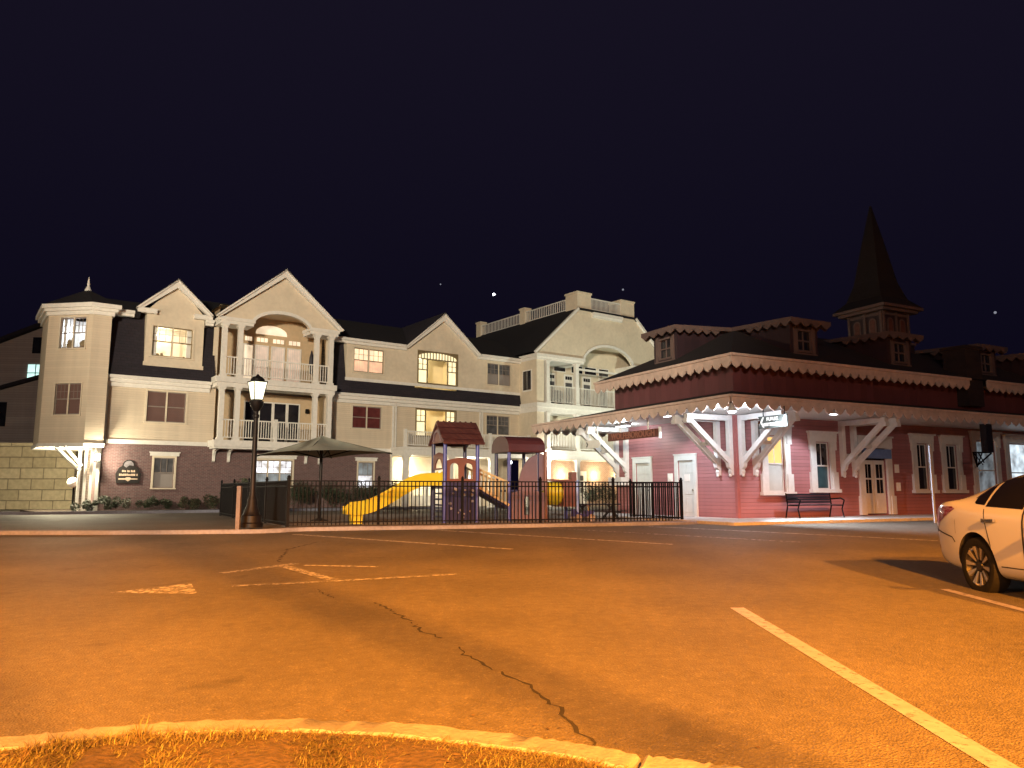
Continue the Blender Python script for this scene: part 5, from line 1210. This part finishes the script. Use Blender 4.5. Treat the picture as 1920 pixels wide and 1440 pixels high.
md = body.modifiers.new('s', 'SUBSURF'); md.levels = md.render_levels = 3
bpy.context.view_layer.update(); apply_mods(body)
RX, FX, WR = -1.33, 1.45, .335
cut = MB()
for x in (RX, FX):
    for s in (-1, 1): cut.tube((x, s*.62, WR+.01), (x, s*1.1, WR+.01), .385, 40, m=1)
c = cut.build('cutter', ['car_paint', 'well'], CAR)
bm_ = body.modifiers.new('b', 'BOOLEAN'); bm_.operation = 'DIFFERENCE'; bm_.object = c; bm_.solver = 'EXACT'; bm_.material_mode = 'INDEX'
bpy.context.view_layer.update(); apply_mods(body); bpy.data.objects.remove(c)
body.data.polygons.foreach_set('use_smooth', [True]*len(body.data.polygons)); body.data.set_sharp_from_angle(angle=math.radians(45))
bv = BVHTree.FromPolygons([v.co.copy() for v in body.data.vertices], [tuple(p.vertices) for p in body.data.polygons])
def patch(poly, side, m, name, off=.004, par=CAR, thick=0, cuts=4, axis='y'):
    """a panel that follows the body: polygon in side (x,z) or rear (y,z) view pressed on to the surface"""
    bm = bmesh.new(); f = bm.faces.new([bm.verts.new((p[0], 0, p[1])) for p in poly]); bmesh.ops.triangulate(bm, faces=[f])
    for k in range(cuts): bmesh.ops.subdivide_edges(bm, edges=[e for e in bm.edges if e.calc_length() > .06], cuts=1, use_grid_fill=False); bmesh.ops.triangulate(bm, faces=bm.faces[:])
    for v in bm.verts:
        if axis == 'y': o_, d_ = Vector((v.co.x, side*2, v.co.z)), Vector((0, -side, 0))
        else: o_, d_ = Vector((side*4, v.co.x, v.co.z)), Vector((-side, 0, 0))
        h, nn, _, _ = bv.ray_cast(o_, d_)
        if h is None:
            h, nn, _, _ = bv.find_nearest(o_*.45 if axis == 'y' else Vector((side*2.4, v.co.x, v.co.z)))
        v.co = h-d_*off
    me = bpy.data.meshes.new(name); bm.to_mesh(me); bm.free(); me.materials.append(M[m]); me.polygons.foreach_set('use_smooth', [True]*len(me.polygons))
    o = bpy.data.objects.new(name, me); COL.objects.link(o); o.parent = par; return o
for s in (-1, 1):
    patch([(.78, 1.0), (.35, 1.24), (.0, 1.36), (-.25, 1.385), (-.40, 1.385), (-.40, .995), (.3, .98)], s, 'car_glass', 'side_window')
    patch([(-.45, 1.385), (-.75, 1.38), (-1.08, 1.325), (-1.12, 1.03), (-.45, 1.0)], s, 'car_glass', 'side_window')
    patch([(-1.15, 1.29), (-1.27, 1.235), (-1.38, 1.14), (-1.37, 1.08), (-1.33, 1.06), (-1.15, 1.045)], s, 'car_glass', 'quarter_window')
    for pl in ([(-.41, 1.39), (-.44, 1.39), (-.44, .35), (-.41, .35)], [(-1.125, 1.0), (-1.14, 1.0), (-1.03, .62), (-.98, .36), (-.965, .36), (-1.015, .63)], [(.72, .9), (.735, .9), (.75, .36), (.735, .36)], [(-.98, .365), (.75, .365), (.75, .352), (-.98, .352)]):
        patch(pl, s, 'well', 'door_seam', .002)
    for x in (-.98, -.02):
        h = MB(); h.bar((x-.11, s*.93, .865), (x+.1, s*.93, .87), .035, .035, (0, 1, 0)); h.box(x-.12, x-.08, min(s*.88, s*.95), max(s*.88, s*.95), .845, .89); h.build('door_handle', 'chrome', CAR)
    patch([(-2.42, .70), (-2.30, .70), (-2.1, .84), (-1.72, 1.0), (-1.8, 1.03), (-2.1, 1.03), (-2.40, .98)], s, 'tail_red', 'tail_light', .006)
    patch([(2.38, .62), (2.1, .66), (1.75, .82), (2.0, .80), (2.3, .72)], s, 'head_glass', 'headlight', .006)
    patch([(.80, 1.01), (.35, 1.262), (0, 1.39), (-.4, 1.412), (-.76, 1.408), (-1.15, 1.325), (-1.30, 1.245), (-1.42, 1.13), (-1.395, 1.13), (-1.28, 1.232), (-1.13, 1.308), (-.75, 1.392), (-.4, 1.396), (0, 1.374), (.36, 1.248)], s, 'chrome', 'window_trim', .003)
    mir = MB(); mir.ball((.62, s*1.02, .99), .09, 8, sz=.7); mir.box(.58, .68, min(s*.86, s*1.0), max(s*.86, s*1.0), .95, .98); mir.build('wing_mirror', 'car_paint', CAR, smooth=True)
patch([(-.5, 1.13), (.5, 1.13), (.42, 1.37), (-.42, 1.37)], -1, 'car_glass', 'rear_window', axis='x')
patch([(-.26, .62), (.26, .62), (.26, .74), (-.26, .74)], -1, 'sign_white', 'number_plate', axis='x')
for s in (-1, 1):
    patch([(-2.30, .735), (-2.29, .755), (-1.80, .66), (-1.74, .60), (-1.75, .585), (-1.81, .645)], s, 'well', 'bumper_seam', .002)
    patch([(-2.36, .50), (-2.2, .49), (-2.2, .53), (-2.36, .54)], s, 'tail_red', 'reflector', .004)
    patch([(-1.72, .70), (-1.72, .87), (-1.715, .87), (-1.715, .70)], s, 'well', 'fuel_door_seam', .002) if s < 0 else None
patch([(-.58, 1.04), (.58, 1.04), (.5, 1.33), (-.5, 1.33)], 1, 'car_glass', 'windscreen', axis='x')
patch([(-.5, .46), (.5, .46), (.56, .56), (-.56, .56)], 1, 'well', 'grille', axis='x')
# wheels
def wheel(x, s):
    w = thing('wheel', '', ''); del w['label']; del w['category']; w.parent = CAR; w.location = (x, s*.80, WR); w.rotation_euler = (0 if s < 0 else PI, .12, 0)
    # local -y faces outwards
    def lat(prof, n, m, name, smooth=True, caps=True):
        b = MB(lambda a, o, z: (a, z, o)); b.lathe(prof, n, caps=caps); return b.build(name, m, w, smooth=smooth)
    lat([(.235, -.10), (.29, -.108), (.322, -.10), (.335, -.07), (.335, .07), (.322, .10), (.29, .108), (.235, .10), (.225, .07), (.225, -.07)], 48, 'rubber', 'tyre', caps=False)
    lat([(.02, -.045), (.20, -.045), (.228, -.09), (.238, -.10), (.236, -.08), (.215, -.02), (.215, .09), (.02, .09)], 40, 'rim_dark', 'rim')
    b = MB()
    for k in range(10):
        a = 2*PI*k/10; t0 = a-.045 if k % 2 else a+.045
        for q in (0,):
            c0, s0 = math.cos(a), math.sin(a); tx, tz = -s0, c0
            def P(r, h, y): return (c0*r+tx*h, y, s0*r+tz*h)
            b.add([P(.075, -.010, -.075), P(.075, .010, -.075), P(.225, .026, -.098), P(.225, -.026, -.098), P(.075, -.010, -.05), P(.075, .010, -.05), P(.225, .026, -.06), P(.225, -.026, -.06)], [(0, 1, 2, 3), (4, 7, 6, 5), (0, 4, 5, 1), (1, 5, 6, 2), (2, 6, 7, 3), (3, 7, 4, 0)])
    b.build('spokes', 'alloy', w)
    lat([(.012, -.082), (.05, -.08), (.062, -.066), (.062, -.04)], 20, 'rim_dark', 'hub_cap')
for x in (RX, FX):
    for s in (-1, 1): wheel(x, s)

# ------------------------------------------------------------------ lamps that light the place
SOD = (1, .305, .024)
def street(loc, power, r=.2):
    # full cut-off street light head: wide throw, little light above about 80 degrees from straight down
    lamp('sodium_street_light', loc, power, SOD, r, spot=162, aim=(loc[0], loc[1], 0), blend=SBL)
street((2.7, -17, 10.2), P_SOD*1.38)
street((-16, -8, 10.2), P_SOD*.23)
street((12, -12.3, 10.2), P_SOD*.75, .10)
lamp('warm_fill_lamp', (-6, -32, 11), P_WARM, (1, .78, .62), .4)  # unseen fill behind the camera, added to lift the scene with warm light
lamp('facade_fill_lamp', (-8, -32, 11), P_FAC, (1, .86, .63), 2.2, spot=30, aim=(-5, 48, 12.5), blend=.35)  # added spot with no known source, brightens the apartment front only
lamp('left_fill_lamp', (-27, 19, 6.5), P_LEFT, (1, .84, .58), .2)  # unseen lamp added left of frame to warm the apartment front
def at(root, p): return root.matrix_basis @ Vector(p)
c0 = at(ST, (-1.94, -1.94, 3.74)); CW = (.86, .93, 1)
lamp('added_soffit_lamp', at(ST, (2.6, -1.91, 3.90)), P_CORNER, CW, .08, spot=86, aim=at(ST, (2.6, 0, .9)), blend=.5)  # added lamp, evens out the light on the front wall
lamp('added_soffit_lamp', at(ST, (-1.91, 1.25, 3.90)), P_CORNER*.9, CW, .08, spot=86, aim=at(ST, (0, 2.2, .9)), blend=.5)  # its added twin for the side wall
lamp('corner_flood_lamp', c0, P_DOWN, CW, .05, spot=95, aim=at(ST, (2.4, -4.6, .4)), blend=1)
lamp('corner_glow_lamp', at(ST, (-1.98, -1.98, 3.70)), P_GLOW, (.86, .93, 1), .05)
lamp('soffit_lamp', at(ST, (-1.11, 5.0, 3.84)), P_SOFFIT, (.85, .95, .92), .12)
lamp('bay_soffit_lamp', at(A, (-2.0, 1.2, 3.0)), P_BAY2, (1, .88, .58), .08)
lamp('bay_lantern_lamp', at(A, (-.60, -.84, 2.95)), P_BAY, (1, .88, .62), .06)
lamp('gable_fill_lamp', at(A, (30, -10, 1.0)), P_UP, (.93, 1, .80), .15, spot=80, aim=at(A, (30.5, -2, 10)), blend=.5)  # invented lamp hidden behind the station, added to brighten the wing gable
lamp('porch_lamp', at(A, (16.75, 1.2, 2.65)), P_PORCH, (1, .82, .5), .08)
lamp('porch_lamp', at(A, (20.5, -.2, 3.0)), P_PORCH*.8, (1, .88, .66), .1)
for a in (27.9, 30.9, 33.2): lamp('wing_porch_lamp', at(A, (a, -.62, 2.45)), P_WING, (1, .74, .42), .08)
lamp('porch_flood_lamp', at(A, (25.3, -2.6, 3.3)), P_FLOOD, (1, .95, .80), .08)
lamp('room_lamp', at(A, (1.95, .55, 9.25)), 75, (1, .84, .62), .1)
lamp('room_lamp', A.matrix_basis @ Vector(fB(.95, -.5, 9.1)), 30, (.9, .93, 1), .1)
for z in (9.55, 6.05): lamp('room_lamp', at(A, (17.36, 1.15, z-.1)), 75, (1, .86, .56), .1)
# unseen poles added out of frame to throw dark bands across the lot
for x, y, r, h, lb in ((7.8, -6.0, .15, 11.5, 'tall unseen pole added behind the viewer to cast a shadow band'), (7.0, -6.6, .07, 11.5, 'thin unseen pole added behind the viewer to cast a second shadow band')):
    b = MB(); b.tube((0, 0, -.3), (0, 0, h), r, 12, r*.85); o = tag(b.build('shadow_pole', 'wood_post'), lb, 'pole'); o.location = (x, y, 0)
